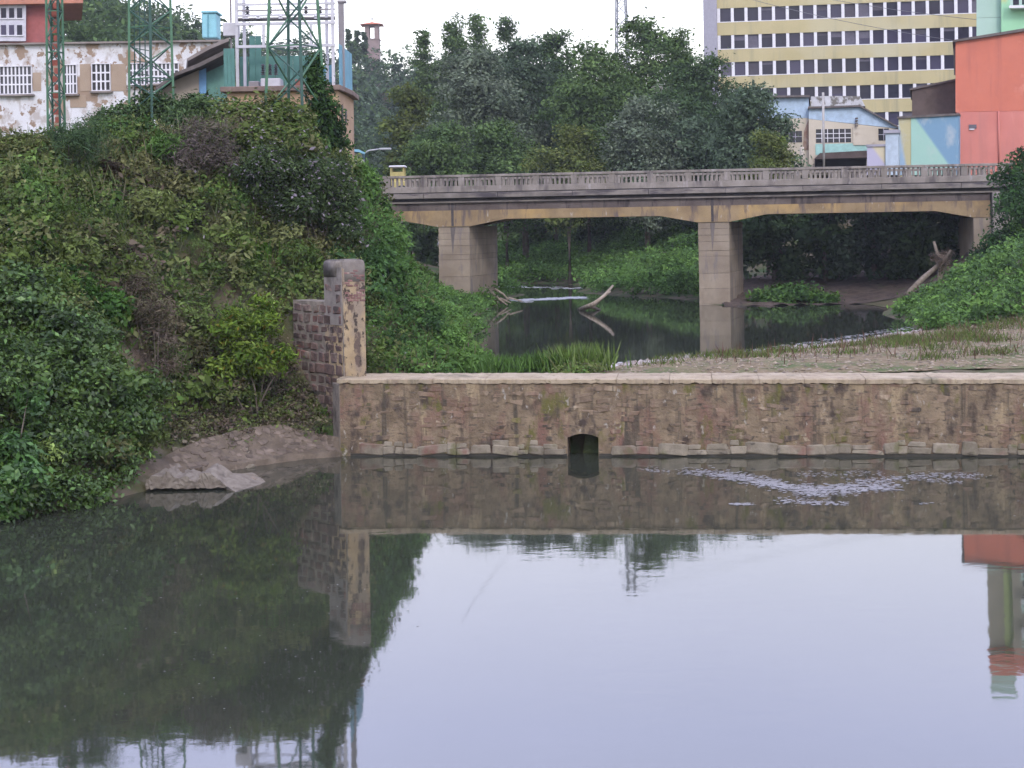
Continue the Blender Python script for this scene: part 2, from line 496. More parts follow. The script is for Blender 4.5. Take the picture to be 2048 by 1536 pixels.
WATER_UP = water_mat('pool_water', (0.034, 0.038, 0.027), 1.6, 0.06, 2.0, (1, 1.6, 1))
a0, a1 = dam_world(-1.2, 0.6), dam_world(60, 0.6)
river = mesh('river', [(-60, -60, 0), (80, -60, 0), (80, a1.y, 0), (a1.x, a1.y, 0), (a0.x, a0.y, 0), (-60, a0.y, 0)], [(0, 1, 2, 3, 4, 5)], WATER_LOW)
tag(river, kind='structure')
b0, b1 = dam_world(0.5, 0.9), dam_world(26, 0.9)
pool = mesh('pool', [(b0.x, b0.y, UP), (b1.x, b1.y, UP), (40, 90, UP), (20, 220, UP), (-50, 220, UP), (-40, 60, UP)], [(0, 1, 2, 3, 4, 5)], WATER_UP)
tag(pool, kind='structure')

# ================================================================== THE DAM
def DAMT(lx): return 1.97 - 0.0052 * lx              # underside of the coping
PLASTER_DAM = mottle('dam_render', (0.145, 0.108, 0.070), (0.25, 0.19, 0.122), 2.2, over=[
    ((0.185, 0.105, 0.078), 1.0, (1.3, 1.3, 0.5), 0.52, 0.70), ((0.31, 0.24, 0.145), 1.9, (1.5, 1.5, 0.35), 0.56, 0.68),
    ((0.065, 0.048, 0.038), 1.5, (1.4, 1.4, 0.8), 0.54, 0.66), ((0.12, 0.11, 0.035), 1.2, (1.6, 1.6, 0.7), 0.57, 0.67), ((0.34, 0.31, 0.26), 5, (1, 1, 0.6), 0.64, 0.72), ((0.075, 0.062, 0.045), 1.1, (3.2, 3.2, 0.22), 0.55, 0.68), ((0.105, 0.085, 0.06), 9, (0.5, 0.5, 1.6), 0.56, 0.66)],
    rough=0.95, bump=1.0, bscale=11, bdist=0.04)
DAM_STONE = mottle('dam_stone', (0.15, 0.108, 0.074), (0.235, 0.175, 0.118), 3, over=[
    ((0.185, 0.105, 0.078), 1.0, (1.3, 1.3, 0.5), 0.51, 0.70), ((0.30, 0.24, 0.16), 1.7, (1.5, 1.5, 0.35), 0.56, 0.68), ((0.06, 0.05, 0.04), 1.3, (1.6, 1.6, 0.7), 0.56, 0.67),
    ((0.12, 0.11, 0.035), 0.9, (2.0, 2.0, 0.5), 0.58, 0.68), ((0.075, 0.062, 0.045), 1.1, (3.2, 3.2, 0.22), 0.55, 0.68)], rough=0.95, bump=1.0, bscale=14, rnd=0.16)
FOOT_STONE = mottle('foot_stone', (0.17, 0.145, 0.105), (0.27, 0.235, 0.175), 3, over=[((0.20, 0.11, 0.085), 1.0, (1, 1, 1), 0.54, 0.66), ((0.13, 0.125, 0.06), 1.6, (1, 1, 1), 0.55, 0.68), ((0.08, 0.07, 0.055), 3, (1, 1, 1.5), 0.6, 0.72)], rough=0.95, bump=0.8, bscale=12, rnd=0.2)
COPING = mottle('coping_stone', (0.33, 0.265, 0.175), (0.42, 0.345, 0.245), 1.5, over=[((0.17, 0.15, 0.10), 0.9, (1, 1, 1), 0.56, 0.70), ((0.26, 0.20, 0.14), 2.2, (1, 1, 1), 0.55, 0.68), ((0.20, 0.17, 0.10), 6, (1, 1, 1), 0.6, 0.7)], rough=0.95, bump=0.7, bscale=10, rnd=0.06)
STONE_DARK = mottle('wing_stone', (0.085, 0.060, 0.055), (0.17, 0.115, 0.095), 3, over=[((0.23, 0.19, 0.15), 1.8, (1, 1, 1), 0.54, 0.66), ((0.20, 0.09, 0.07), 1.4, (1, 1, 1), 0.56, 0.66), ((0.06, 0.05, 0.045), 2.2, (1, 1, 1), 0.55, 0.66)], rough=0.95, bump=0.8, bscale=12, rnd=0.3)
MORTAR = mottle('mortar', (0.20, 0.17, 0.135), (0.29, 0.25, 0.20), 3, over=[((0.10, 0.085, 0.07), 1.6, (1, 1, 1), 0.5, 0.66)], rough=0.95, bump=0.7, bscale=12)
PILLAR_FRONT = mottle('pillar_render', (0.33, 0.245, 0.14), (0.42, 0.32, 0.19), 2.2, over=[
    ((0.27, 0.215, 0.16), 1.6, (1, 1, 0.6), 0.44, 0.60), ((0.13, 0.095, 0.075), 3.6, (1, 1, 0.5), 0.51, 0.58), ((0.07, 0.055, 0.045), 6, (1, 1, 0.6), 0.56, 0.62)], rough=0.95, bump=0.8, bscale=10)
BRICK_RED = mottle('worn_brick', (0.17, 0.085, 0.078), (0.24, 0.14, 0.125), 4, over=[((0.32, 0.26, 0.22), 6, (1, 1, 1), 0.58, 0.68)], rough=0.95, bump=0.6, bscale=15, rnd=0.25)
GREY_CAP = mottle('grey_cap', (0.185, 0.16, 0.14), (0.275, 0.245, 0.215), 2.5, over=[((0.13, 0.115, 0.10), 2.5, (1, 1, 0.5), 0.54, 0.66)], rough=0.95, bump=0.6, bscale=9)

def stone_meshes(mat, n=7, rough=0.12):
    out = []
    for k in range(n):
        bm = bmesh.new(); bmesh.ops.create_cube(bm, size=1)
        for v in bm.verts:
            v.co += Vector((random.uniform(-1, 1), random.uniform(-0.5, 0.5), random.uniform(-1, 1))) * rough
        bmesh.ops.bevel(bm, geom=bm.edges[:], offset=0.11, segments=1, affect='EDGES')
        for v in bm.verts:
            v.co += Vector((random.uniform(-1, 1), random.uniform(-1, 1), random.uniform(-1, 1))) * 0.03
        me = bpy.data.meshes.new('stone'); bm.to_mesh(me); bm.free(); me.materials.append(mat); out.append(me)
    return out
def put(name, me, loc, size, rot, parent, world_space=True):
    o = bpy.data.objects.new(name, me); COL.objects.link(o)
    o.location = loc; o.scale = size; o.rotation_euler = rot
    attach(o, parent, world_space)
    return o

dam = thing('dam_wall', (DAM_A.x, DAM_A.y, 0), 'long low stone dam wall with pale coping across the river', 'dam', rotz=DAM_ROT)
LEN = 24.0
def damx(px, py=890):
    u, v = ray(px, py)
    # meet the vertical plane of the face
    t = (DAM_A.x * _ds - DAM_A.y * _dc) / (u * _ds - _dc)
    return (u * t - DAM_A.x) * _dc + (t - DAM_A.y) * _ds
CU0, CU1 = damx(1135), damx(1197)
prism('wall_body', [(0.02, -1.2), (CU0, -1.2), (CU0, DAMT(CU0)), (0.02, DAMT(0))], 0.0, 1.3, PLASTER_DAM, dam, False)
prism('wall_body', [(CU1, -1.2), (LEN, -1.2), (LEN, DAMT(LEN)), (CU1, DAMT(CU1))], 0.0, 1.3, PLASTER_DAM, dam, False)
arch = [(CU0, DAMT(CU0)), (CU0, 0.5)] + [(CU0 + (CU1 - CU0) * i / 8, 0.5 + 0.10 * math.sin(math.pi * i / 8)) for i in range(1, 8)] + [(CU1, 0.5), (CU1, DAMT(CU1))]
prism('culvert_arch', arch, 0.004, 1.29, PLASTER_DAM, dam, False)
RECESS_SHADE = mottle('recess_shade', (0.02, 0.018, 0.015), (0.035, 0.03, 0.025), 3, rough=0.8)  # near-black colour standing in for the darkness inside the culvert
box('culvert_back', (CU0 - 0.1, 1.31, -1.2), (CU1 + 0.1, 1.5, 1.2), RECESS_SHADE, dam, world_space=False)
WET_SHADE = mottle('wet_undercut_shade', (0.030, 0.028, 0.022), (0.05, 0.045, 0.035), 4, rough=0.4)  # wet waterline band, darkened to stand in for the undercut's shaded gap
box('wet_shade_foot', (0.3, -0.012, -0.5), (CU0 - 0.01, 0.2, 0.07), WET_SHADE, dam, world_space=False)
box('wet_shade_foot', (CU1 + 0.01, -0.012, -0.5), (LEN, 0.2, 0.07), WET_SHADE, dam, world_space=False)
# coping slabs
x = -0.05
while x < LEN:
    w = random.uniform(1.1, 2.1)
    x1 = min(x + w, LEN)
    bm = bmesh.new()
    nseg = 14
    zt = 0.135 + random.uniform(-0.006, 0.01)
    rows = []
    for i in range(nseg + 1):
        xx = x + 0.006 + (x1 - x - 0.012) * i / nseg
        e = -0.06 + random.uniform(-0.03, 0.03)
        zb = DAMT(xx) + 0.003 + (random.uniform(0.0, 0.035) if random.random() < 0.5 else 0)
        zz = DAMT(xx) + zt + random.uniform(-0.008, 0.008)
        rows.append([bm.verts.new(c) for c in ((xx, e + 0.01, zb), (xx, e, zz - 0.025), (xx, e + 0.03, zz), (xx, 0.7, zz + random.uniform(0, 0.015)), (xx, 1.52 + random.uniform(-0.08, 0.05), zz), (xx, 1.5, DAMT(xx) - 0.1), (xx, 1.32, zb))])
    for i in range(nseg):
        for k in range(7):
            bm.faces.new((rows[i][k], rows[i + 1][k], rows[i + 1][(k + 1) % 7], rows[i][(k + 1) % 7]))
    bm.faces.new(rows[0][::-1]); bm.faces.new(rows[-1])
    bm_obj('coping_slab', bm, COPING, dam, False)
    x = x1
# stones of the face
foot, rub = stone_meshes(FOOT_STONE, 8, 0.14), stone_meshes(DAM_STONE, 10, 0.19)
x = 0.55
VIS = 18.6
while x < VIS:
    w = random.uniform(0.22, 0.85); h = random.uniform(0.11, 0.34)
    if not (x + w > CU0 - 0.02 and x < CU1 + 0.02):
        put('stone', random.choice(foot), (x + w / 2, 0.07 + random.uniform(-0.03, 0.02), 0.05 + h / 2), (w * 0.97, 0.26, h), (random.uniform(-.05, .05), random.uniform(-.09, .09), random.uniform(-.04, .04)), dam, False)
        if h < 0.24 and random.random() < 0.75:
            w2 = w * random.uniform(0.5, 0.9)
            put('stone', random.choice(foot), (x + w2 / 2, 0.085, 0.05 + h + 0.075), (w2, 0.24, 0.14), (0, random.uniform(-.05, .05), 0), dam, False)
    x += w
count = 0
z = 0.36
while z < 1.80:
    h = random.uniform(0.11, 0.19)
    x = random.uniform(0.1, 0.4)
    while x < VIS:
        w = random.uniform(0.25, 0.62)
        keep = random.random() < (0.58 if z < 1.0 else 0.36)
        if keep and not (x + w > CU0 - 0.05 and x < CU1 + 0.05 and z < 0.68):
            put('stone', random.choice(rub), (x + w / 2, 0.116 + random.uniform(-0.01, 0.011), z + h / 2 + random.uniform(-0.05, 0.05)), (w * random.uniform(0.7, 0.98), 0.25, h * random.uniform(0.55, 0.98)), (random.uniform(-.04, .04), random.uniform(-.16, .16), random.uniform(-.04, .04)), dam, False)
        x += w
    z += h

# ---- gate pillar and wing wall at the left end of the dam
pil = thing('gate_pillar', dam_world(0, 0.6, 0), 'weathered stone gate pillar with rounded top and wing wall at the dam end', 'pillar', rotz=DAM_ROT)
# frame of the pillar: x along the dam, y back; the left flank runs back-left at 45 degrees
FL = Vector((-0.7071, 0.7071, 0))
PW, PD = 0.655, 0.96
def PL(lx, ly, z): return Vector((lx, ly, z))
base_poly = [(0, 0), (PW, 0), (PW + FL.x * PD, FL.y * PD), (FL.x * PD, FL.y * PD)]
PT = P(680, 520, dam_world(0, 0.6).y).z
prism('shaft', base_poly, -0.5, PT - 0.22, PILLAR_FRONT, pil, False, axis='z', bevel=0.03)
# left flank facing of the shaft, a little proud
N45 = Vector((-0.7071, -0.7071, 0))
def flank(s, z, out=0.0): return FL * s + N45 * out + Vector((0, 0, z))
def flank_slab(name, s0, s1, z0, z1, out, thick, mat, bevel=0.0):
    pts = [flank(s0, 0, out), flank(s1, 0, out), flank(s1, 0, out - thick), flank(s0, 0, out - thick)]
    return prism(name, [(p.x, p.y) for p in pts], z0, z1, mat, pil, False, axis='z', bevel=bevel)
flank_slab('flank_render', 0.015, PD - 0.01, 3.5, PT - 0.2, 0.012, 0.2, GREY_CAP, 0.01)
# rounded cap in two lobes
def cap_lobe(pts_xy, z0, h):
    bm = bmesh.new()
    c = sum((Vector((*p, 0)) for p in pts_xy), Vector()) / len(pts_xy)
    rings = []
    for k, (zf, sc) in enumerate(((0, 1.0), (0.62, 1.0), (0.86, 0.97), (0.96, 0.90), (1.0, 0.76))):
        rings.append([bm.verts.new((c.x + (p[0] - c.x) * sc, c.y + (p[1] - c.y) * sc, z0 + h * zf)) for p in pts_xy])
    for a, b in zip(rings, rings[1:]):
        for i in range(len(pts_xy)):
            j = (i + 1) % len(pts_xy)
            bm.faces.new((a[i], a[j], b[j], b[i]))
    bm.faces.new(rings[-1]); bm.faces.new(rings[0][::-1])
    bmesh.ops.bevel(bm, geom=bm.edges[:], offset=0.02, segments=2, affect='EDGES')
    return bm_obj('cap_stone', bm, GREY_CAP, pil, False, smooth=True)
cap_lobe([(0.05, -0.006), (PW + 0.004, -0.006), (PW + FL.x * PD * 0.55, FL.y * PD * 0.55), (0.05 + FL.x * PD * 0.45, FL.y * PD * 0.45)], PT - 0.62, 0.64)
cap_lobe([(-0.008, 0.0), (0.22 + FL.x * .3, 0.25), (PW + FL.x * PD, FL.y * PD), (FL.x * PD - 0.02, FL.y * PD - .02)], PT - 0.50, 0.50)
# worn brick band on the front of the shaft
zb = P(700, 600, 41.6).z
bk = stone_meshes(BRICK_RED, 4, 0.04)
for r in range(13):
    xo = 0.02 if r % 2 else -0.06
    for c in range(4):
        xc = xo + 0.12 + c * 0.165
        if 0.08 < xc < PW - 0.06 and random.random() < 0.72:
            put('brick', random.choice(bk), (xc, 0.046 + random.uniform(-.008, .008), zb + r * 0.068), (0.155, 0.11, 0.058), (0, random.uniform(-.03, .03), 0), pil, False)
# wing wall
WT = P(560, 600, 43.2).z
WL = PD + 1.75
flank_slab('wing_core', -0.02, WL, -0.3, WT - 0.02, -0.004, 0.6, MORTAR)
flank_slab('wing_core', 0.0, PD, WT - 0.02, 3.9, -0.003, 0.3, MORTAR)
wst = stone_meshes(STONE_DARK, 10, 0.13)
z = 0.35
row = 0
while z < WT + 0.35:
    h = random.uniform(0.23, 0.33)
    s = 0.02 if row % 2 == 0 else -0.12
    smax = WL if z + h < WT else PD
    while s < smax - 0.1:
        w = min(random.uniform(0.30, 0.52), smax - s)
        s0 = max(s, 0.02)
        if s + w - s0 > 0.12:
            c = flank((s0 + s + w) / 2, z + h / 2, -0.092 + random.uniform(-0.02, 0.022))
            put('stone', random.choice(wst), c, (s + w - s0 - random.uniform(0.05, 0.11), 0.22, h - random.uniform(0.05, 0.10)), (random.uniform(-.03, .03), random.uniform(-.03, .03), math.radians(135) + random.uniform(-.03, .03)), pil, False)
        s += w
    z += h; row += 1
# pale end pilaster between the wing and the dam face
prism('pilaster', [(-0.34, 0.06), (0.0, -0.58), (0.05, -0.58), (0.05, 0.06)], -0.6, 1.94, MORTAR, pil, False, axis='z', bevel=0.02)

# ---- stone apron below the wing
APRON = mottle('apron_mortar', (0.10, 0.078, 0.055), (0.165, 0.13, 0.095), 2.0, over=[((0.075, 0.06, 0.045), 2.2, (1, 1, 1), 0.54, 0.66), ((0.23, 0.185, 0.14), 4, (1, 1, 1), 0.6, 0.72)], rough=0.95, bump=0.8, bscale=8, bdist=0.03)
APSTONE = mottle('apron_stone', (0.10, 0.078, 0.06), (0.19, 0.15, 0.115), 3, rough=0.95, bump=0.8, bscale=12, rnd=0.3)
bot = [W(262, 984), W(330, 966), W(400, 952), W(520, 931), W(600, 919.5), W(668, 914), dam_world(0.03, -0.02)]
top = [P(290, 940, 36.8), P(335, 912, 38.0), P(400, 884, 39.3), P(480, 862, 40.3), P(560, 852, 41.2), P(628, 870, 41.5), dam_world(-0.02, 0.1, 0.45)]
apron = thing('stone_apron', W(450, 940), 'sloping apron of mortared stones below the wing wall', 'apron')
AN, AM = 36, 10
def poly_at(pl, t):
    t = t * (len(pl) - 1); i = min(int(t), len(pl) - 2); f = t - i
    return pl[i].lerp(pl[i + 1], f)
AV = []
for i in range(AN + 1):
    t = i / AN
    B, T = poly_at(bot, t), poly_at(top, t)
    edge = Vector((random.uniform(-.06, .06), random.uniform(-.06, .06), 0))
    AV.append(Vector((B.x + edge.x, B.y + edge.y - 0.01, -0.4)))
    for j in range(AM + 1):
        f = j / AM
        p = B.lerp(T, f)
        if j == 0: p += edge
        p.z = max(0.13 + (T.z + 0.05 - 0.13) * f ** 1.35, gz1(p.x, p.y) + 0.05 if f > 0.1 else 0) + random.uniform(-.012, .012)
        AV.append(p)
AF = []
st = AM + 2
for i in range(AN):
    for j in range(AM + 1):
        AF.append((i * st + j, (i + 1) * st + j, (i + 1) * st + j + 1, i * st + j + 1))
mesh('mortar_bed', AV, AF, APRON, apron, smooth=True)
aps = stone_meshes(APSTONE, 7, 0.16)
def apron_pt(t, f):
    B, T = poly_at(bot, t), poly_at(top, t)
    p = B.lerp(T, f); p.z = max(0.13 + (T.z + 0.05 - 0.13) * f ** 1.35, gz1(p.x, p.y) + 0.05)
    return p
for r in range(7):
    f = 0.2 + r * 0.12
    for c in range(17):
        t = 0.22 + c * 0.043 + (0.02 if r % 2 else 0)
        t += random.uniform(-.018, .018)
        if t > 0.9 or random.random() < 0.3: continue
        p = apron_pt(t, f); q = apron_pt(t + 0.02, f); u_ = apron_pt(t, f + 0.05)
        ex = (q - p).normalized(); ey = (u_ - p).normalized(); ez = ex.cross(ey).normalized()
        M3 = Matrix((ex, ez.cross(ex), ez)).transposed()
        sx = random.uniform(0.16, 0.3)
        put('stone', random.choice(aps), p - ez * 0.045 + ex * random.uniform(-.05, .05) + ey * random.uniform(-.06, .06), (sx, random.uniform(0.10, 0.22), 0.13), (M3 @ Matrix.Rotation(random.uniform(-.6, .6), 3, 'Z')).to_euler(), apron)

# ---- broken slab lying at the water's edge
SLABM = mottle('broken_concrete', (0.15, 0.125, 0.10), (0.225, 0.195, 0.155), 4, over=[((0.12, 0.10, 0.08), 2.5, (1, 1, 1.6), 0.56, 0.68)], rough=0.95, bump=0.8, bscale=12)
slab = thing('broken_slab', W(400, 988), 'broken grey concrete slab lying at the water edge below the apron', 'slab')
for i in range(26):
    p = P(random.uniform(335, 500), random.uniform(835, 905), random.uniform(38.6, 40.6))
    p.z = gz1(p.x, p.y) + 0.1
    s = random.uniform(0.07, 0.17)
    put('rubble_stone', random.choice(foot), p, (s * 1.5, s, s * 0.8), (random.uniform(-.4, .4), random.uniform(-.4, .4), random.uniform(0, 3)), apron)
def roughen(o, cuts=3, amp=0.022):
    bm = bmesh.new(); bm.from_mesh(o.data)
    bmesh.ops.subdivide_edges(bm, edges=[e for e in bm.edges if e.calc_length() > 0.12], cuts=cuts, use_grid_fill=True)
    bmesh.ops.triangulate(bm, faces=bm.faces[:])
    for v in bm.verts:
        v.co += Vector((random.uniform(-1, 1), random.uniform(-1, 1), random.uniform(-1, 1))) * amp
    bm.to_mesh(o.data); bm.free()
    return o
def chunk(name, top_px, Zf, back, zb=0.06):
    tp = [P(a, b, Zf) for a, b in top_px]
    n = len(tp)
    V = [Vector((p.x, p.y, zb)) for p in tp] + tp + [p + Vector((random.uniform(0, .15), back + random.uniform(-.1, .1), 0.06)) for p in tp] + [Vector((p.x, p.y + back, zb)) for p in tp]
    Fc = []
    for k in range(3):
        for i in range(n - 1):
            Fc.append((k * n + i, k * n + i + 1, (k + 1) * n + i + 1, (k + 1) * n + i))
    Fc += [(3 * n + i, 3 * n + i + 1, i + 1, i) for i in range(n - 1)]
    Fc.append((0, n, 2 * n, 3 * n)); Fc.append((n - 1, 4 * n - 1, 3 * n - 1, 2 * n - 1))
    return roughen(mesh(name, V, Fc, SLABM, slab))
chunk('front_slab', [(292, 962), (305, 952), (325, 953), (333, 942), (352, 958), (372, 952), (392, 962), (402, 948), (418, 944), (440, 962), (470, 984)], 35.75, 0.9)
q0, q1 = P(300, 985, 35.95), P(455, 985, 35.95)
box('slab_base', (q0.x, 35.95, -0.6), (q1.x, 36.6, 0.1), RECESS_SHADE, slab)  # near-black base paints in the dark gap under the slab
tilt = [(420, 944, 36.3), (505, 946, 37.1), (522, 955, 37.0), (548, 975, 36.6), (488, 988, 35.5), (470, 984, 35.5)]
tv = [P(*a) for a in tilt]
tilted = mesh('tilted_slab', tv + [p + Vector((0.05, 0.05, -0.22)) for p in tv], [tuple(range(6)), tuple(range(11, 5, -1))] + [(i, (i + 1) % 6, 6 + (i + 1) % 6, 6 + i) for i in range(6)], SLABM, slab)
roughen(tilted)
for a, b, Z, s in ((505, 975, 36.4, .12), (525, 982, 36.1, .13), (545, 985, 36.0, .10), (560, 975, 36.3, .08), (500, 962, 36.8, .12), (470, 965, 36.5, .14), (355, 944, 36.5, .16), (392, 940, 36.6, .14)):
    p = P(a, b, Z); put('rubble_stone', random.choice(aps), p, (s * 2, s * 1.4, s * 1.1), (random.uniform(-.3, .3), random.uniform(-.3, .3), random.uniform(0, 3)), slab)

# ================================================================== THE BRIDGE
CONC = mottle('bridge_concrete', (0.205, 0.18, 0.155), (0.29, 0.258, 0.228), 1.0, over=[((0.12, 0.105, 0.10), 0.8, (1.6, 1.6, 0.5), 0.52, 0.68), ((0.33, 0.30, 0.285), 2.0, (1, 1, 0.4), 0.6, 0.7)], rough=0.95, bump=0.4, bscale=6, rnd=0.06)
LEDGE = mottle('ledge_concrete', (0.165, 0.146, 0.128), (0.25, 0.222, 0.196), 1.2, over=[((0.08, 0.07, 0.075), 0.8, (0.6, 0.6, 3), 0.5, 0.64)], rough=0.95, bump=0.5, bscale=6)
DARKC = mottle('shade_dark_concrete', (0.055, 0.05, 0.055), (0.10, 0.09, 0.09), 1.5, rough=0.95, bump=0.4)  # dark colour stands in for shadow in the deck recess and groove; also joints
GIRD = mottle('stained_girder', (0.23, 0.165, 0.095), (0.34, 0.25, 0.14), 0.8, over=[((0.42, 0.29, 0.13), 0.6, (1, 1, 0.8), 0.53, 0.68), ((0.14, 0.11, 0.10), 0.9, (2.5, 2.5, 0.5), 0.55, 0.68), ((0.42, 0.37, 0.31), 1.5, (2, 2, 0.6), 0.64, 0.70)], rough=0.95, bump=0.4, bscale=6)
GIRD_TOP = mottle('dark_brown_girder', (0.10, 0.08, 0.075), (0.165, 0.135, 0.12), 0.8, over=[((0.06, 0.05, 0.05), 1.0, (2.5, 2.5, 0.5), 0.53, 0.66)], rough=0.95, bump=0.4, bscale=6)  # upper girder band, darker brown than the part below
PIERM = mottle('pier_block', (0.235, 0.19, 0.14), (0.31, 0.258, 0.195), 0.7, over=[((0.18, 0.16, 0.16), 0.9, (2.0, 2.0, 0.35), 0.55, 0.68), ((0.34, 0.285, 0.21), 0.8, (1, 1, 0.5), 0.56, 0.68)], rough=0.95, bump=0.4, bscale=6, rnd=0.07)

BL, BR = P(765, 352, 85.0), P(1968, 329, 81.0)
B_ROT = math.atan2(BR.y - BL.y, BR.x - BL.x)
_bc, _bs = math.cos(B_ROT), math.sin(B_ROT)
bridge = thing('road_bridge', (BL.x, BL.y, UP), 'grey concrete road bridge on two block piers with a balustrade', 'bridge', rotz=B_ROT)
def bx(px, py=450):
    u, v = ray(px, py)
    t = (BL.x * _bs - BL.y * _bc) / (u * _bs - _bc)
    return (u * t - BL.x) * _bc + (t - BL.y) * _bs
def Bz(z): return z - UP           # heights above the pool, in the bridge's frame
X0, X1 = -6.0, bx(2030)
BW = 5.6
P1 = (bx(876), bx(938)); P2 = (bx(1396), bx(1458)); AB = bx(1947)
# girders with haunches at the piers
def girder_profile(z_top, z_mid, z_low):
    pts = [(X0, z_top), (X0, z_low)]
    def haunch(a, b):
        return [(a - 2.1, z_mid), (a - 0.05, z_low), (b + 0.05, z_low), (b + 2.1, z_mid)]
    pts = [(X0, z_top), (X0, z_mid)] + haunch(*P1) + haunch(*P2) + [(AB - 2.0, z_mid), (AB, z_low), (AB + 0.9, z_low), (AB + 0.9, z_top)]
    return [(p[0], Bz(p[1])) for p in pts]
prism('girder', girder_profile(7.08, 6.56, 6.17), 0.0, 0.5, GIRD, bridge, False)
prism('girder', girder_profile(7.08, 6.56, 6.17), BW - 0.5, BW, GIRD, bridge, False)
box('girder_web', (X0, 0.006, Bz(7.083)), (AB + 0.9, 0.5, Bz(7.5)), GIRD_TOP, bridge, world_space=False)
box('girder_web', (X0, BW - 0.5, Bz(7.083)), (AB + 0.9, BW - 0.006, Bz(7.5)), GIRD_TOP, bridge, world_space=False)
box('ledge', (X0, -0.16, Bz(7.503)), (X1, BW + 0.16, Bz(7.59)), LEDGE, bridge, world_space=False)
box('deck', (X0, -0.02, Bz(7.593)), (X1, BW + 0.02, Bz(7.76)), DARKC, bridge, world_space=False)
ASPH = mottle('asphalt', (0.045, 0.045, 0.047), (0.065, 0.065, 0.066), 3, bump=0.3)
box('roadway', (X0, 0.3, Bz(7.763)), (X1, BW - 0.3, Bz(7.95)), ASPH, bridge, world_space=False)
for y0, y1, ys_ in ((-0.36, 0.2, 1), (BW - 0.2, BW + 0.36, -1)):
    # cornice in cast lengths
    x = X0
    while x < X1 - 0.05:
        x2 = min(x + 4.2, X1)
        box('cornice', (x + 0.008, y0, Bz(7.763)), (x2 - 0.008, y1, Bz(8.04)), LEDGE, bridge, 0.02, False)
        x = x2
    yo = y0 + 0.08 if ys_ > 0 else y0
    yi = y1 if ys_ > 0 else y1 - 0.08
    box('groove', (X0, yo, Bz(8.042)), (X1, yi, Bz(8.095)), DARKC, bridge, world_space=False)
    yc = -0.17 if ys_ > 0 else BW + 0.17
    box('plinth', (X0, yc - 0.15, Bz(8.098)), (X1, yc + 0.15, Bz(8.44)), CONC, bridge, 0.012, False)
    x = X0
    while x < X1 - 0.05:
        x2 = min(x + 2.11, X1)
        box('rail', (x + 0.004, yc - 0.16, Bz(8.93)), (x2 - 0.004, yc + 0.16, Bz(9.07)), CONC, bridge, 0.015, False)
        x = x2
    x = X0
    pi = 0
    while x < X1:
        if x > -1.5:
            box('post', (x - 0.17, yc - 0.145, Bz(8.443)), (x + 0.17, yc + 0.145, Bz(8.928)), CONC, bridge, 0.01, False)
            for k in range(7):
                xb = x + 0.17 + 0.128 + k * 0.2525
                if xb < X1 and not (random.random() < 0.02):
                    block('baluster', (xb, yc, Bz(8.686)), (0.105, 0.14, 0.49), 0, CONC, bridge, False)
        x += 2.11
        pi += 1
# piers: courses of blocks, skewed to the stream
skw = Vector((0.30, 1.0, 0)).normalized()
sk = Vector((skw.x * _bc + skw.y * _bs, -skw.x * _bs + skw.y * _bc, 0))
for (a, b) in (P1, P2):
    pr = bpy.data.objects.new('pier', None); COL.objects.link(pr); pr.location = (0, 0, 0); attach(pr, bridge, False)
    L = (BW - 0.4) / sk.y
    z = -1.3
    hs = [1.35, 0.85, 0.85, 0.95, 0.30, 0.50, 0.36, 0.36, 0.36]
    tot = Bz(6.166) - z
    hs = [h * tot / sum(hs) for h in hs]
    for i, h in enumerate(hs):
        o = random.uniform(-0.012, 0.012)
        q = [(a + o, 0.05 + o), (b + o, 0.05 + o), (b + o + sk.x * L, 0.05 + sk.y * L), (a + o + sk.x * L, 0.05 + sk.y * L)]
        prism('block_course', q, z + 0.003, z + h - 0.006, PIERM, pr, False, axis='z', bevel=0.010)
        z += h
    q = [(a + .03, 0.09), (b - .03, 0.09), (b - .03 + sk.x * L, sk.y * L), (a + .03 + sk.x * L, sk.y * L)]
    prism('pier_core', q, -1.3, Bz(6.15), DARKC, pr, False, axis='z')
DAMP = mottle('damp_streak', (0.12, 0.105, 0.10), (0.19, 0.165, 0.15), 1.5, stretch=(3, 3, 0.4), rough=0.95, bump=0.3)
for (a, b) in (P1, P2):
    m_ = (a + b) / 2 - 0.05
    box('expansion_joint', (m_ - 0.07, -0.006, Bz(6.19)), (m_ + 0.07, 0.1, Bz(7.49)), DARKC, bridge, world_space=False)
    prism('damp_streak', [(m_ - 0.13, Bz(6.14)), (m_ - 0.07, Bz(5.1)), (m_ - 0.02, Bz(4.5)), (m_ + 0.05, Bz(5.3)), (m_ + 0.14, Bz(6.14))], 0.030, 0.1, DAMP, bridge, False)
# right abutment
box('abutment', (AB + 0.0, 0.02, Bz(0.8)), (AB + 0.95, BW - 0.02, Bz(6.166)), PIERM, bridge, 0.03, False)
box('abutment', (AB + 0.96, -0.34, Bz(0.8)), (X1 + 2, BW + 0.34, Bz(7.5)), CONC, bridge, 0.03, False)
box('abutment', (X0 - 0.5, -0.3, Bz(1.0)), (X0 + 1.2, BW + 0.3, Bz(6.5)), PIERM, bridge, 0.03, False)

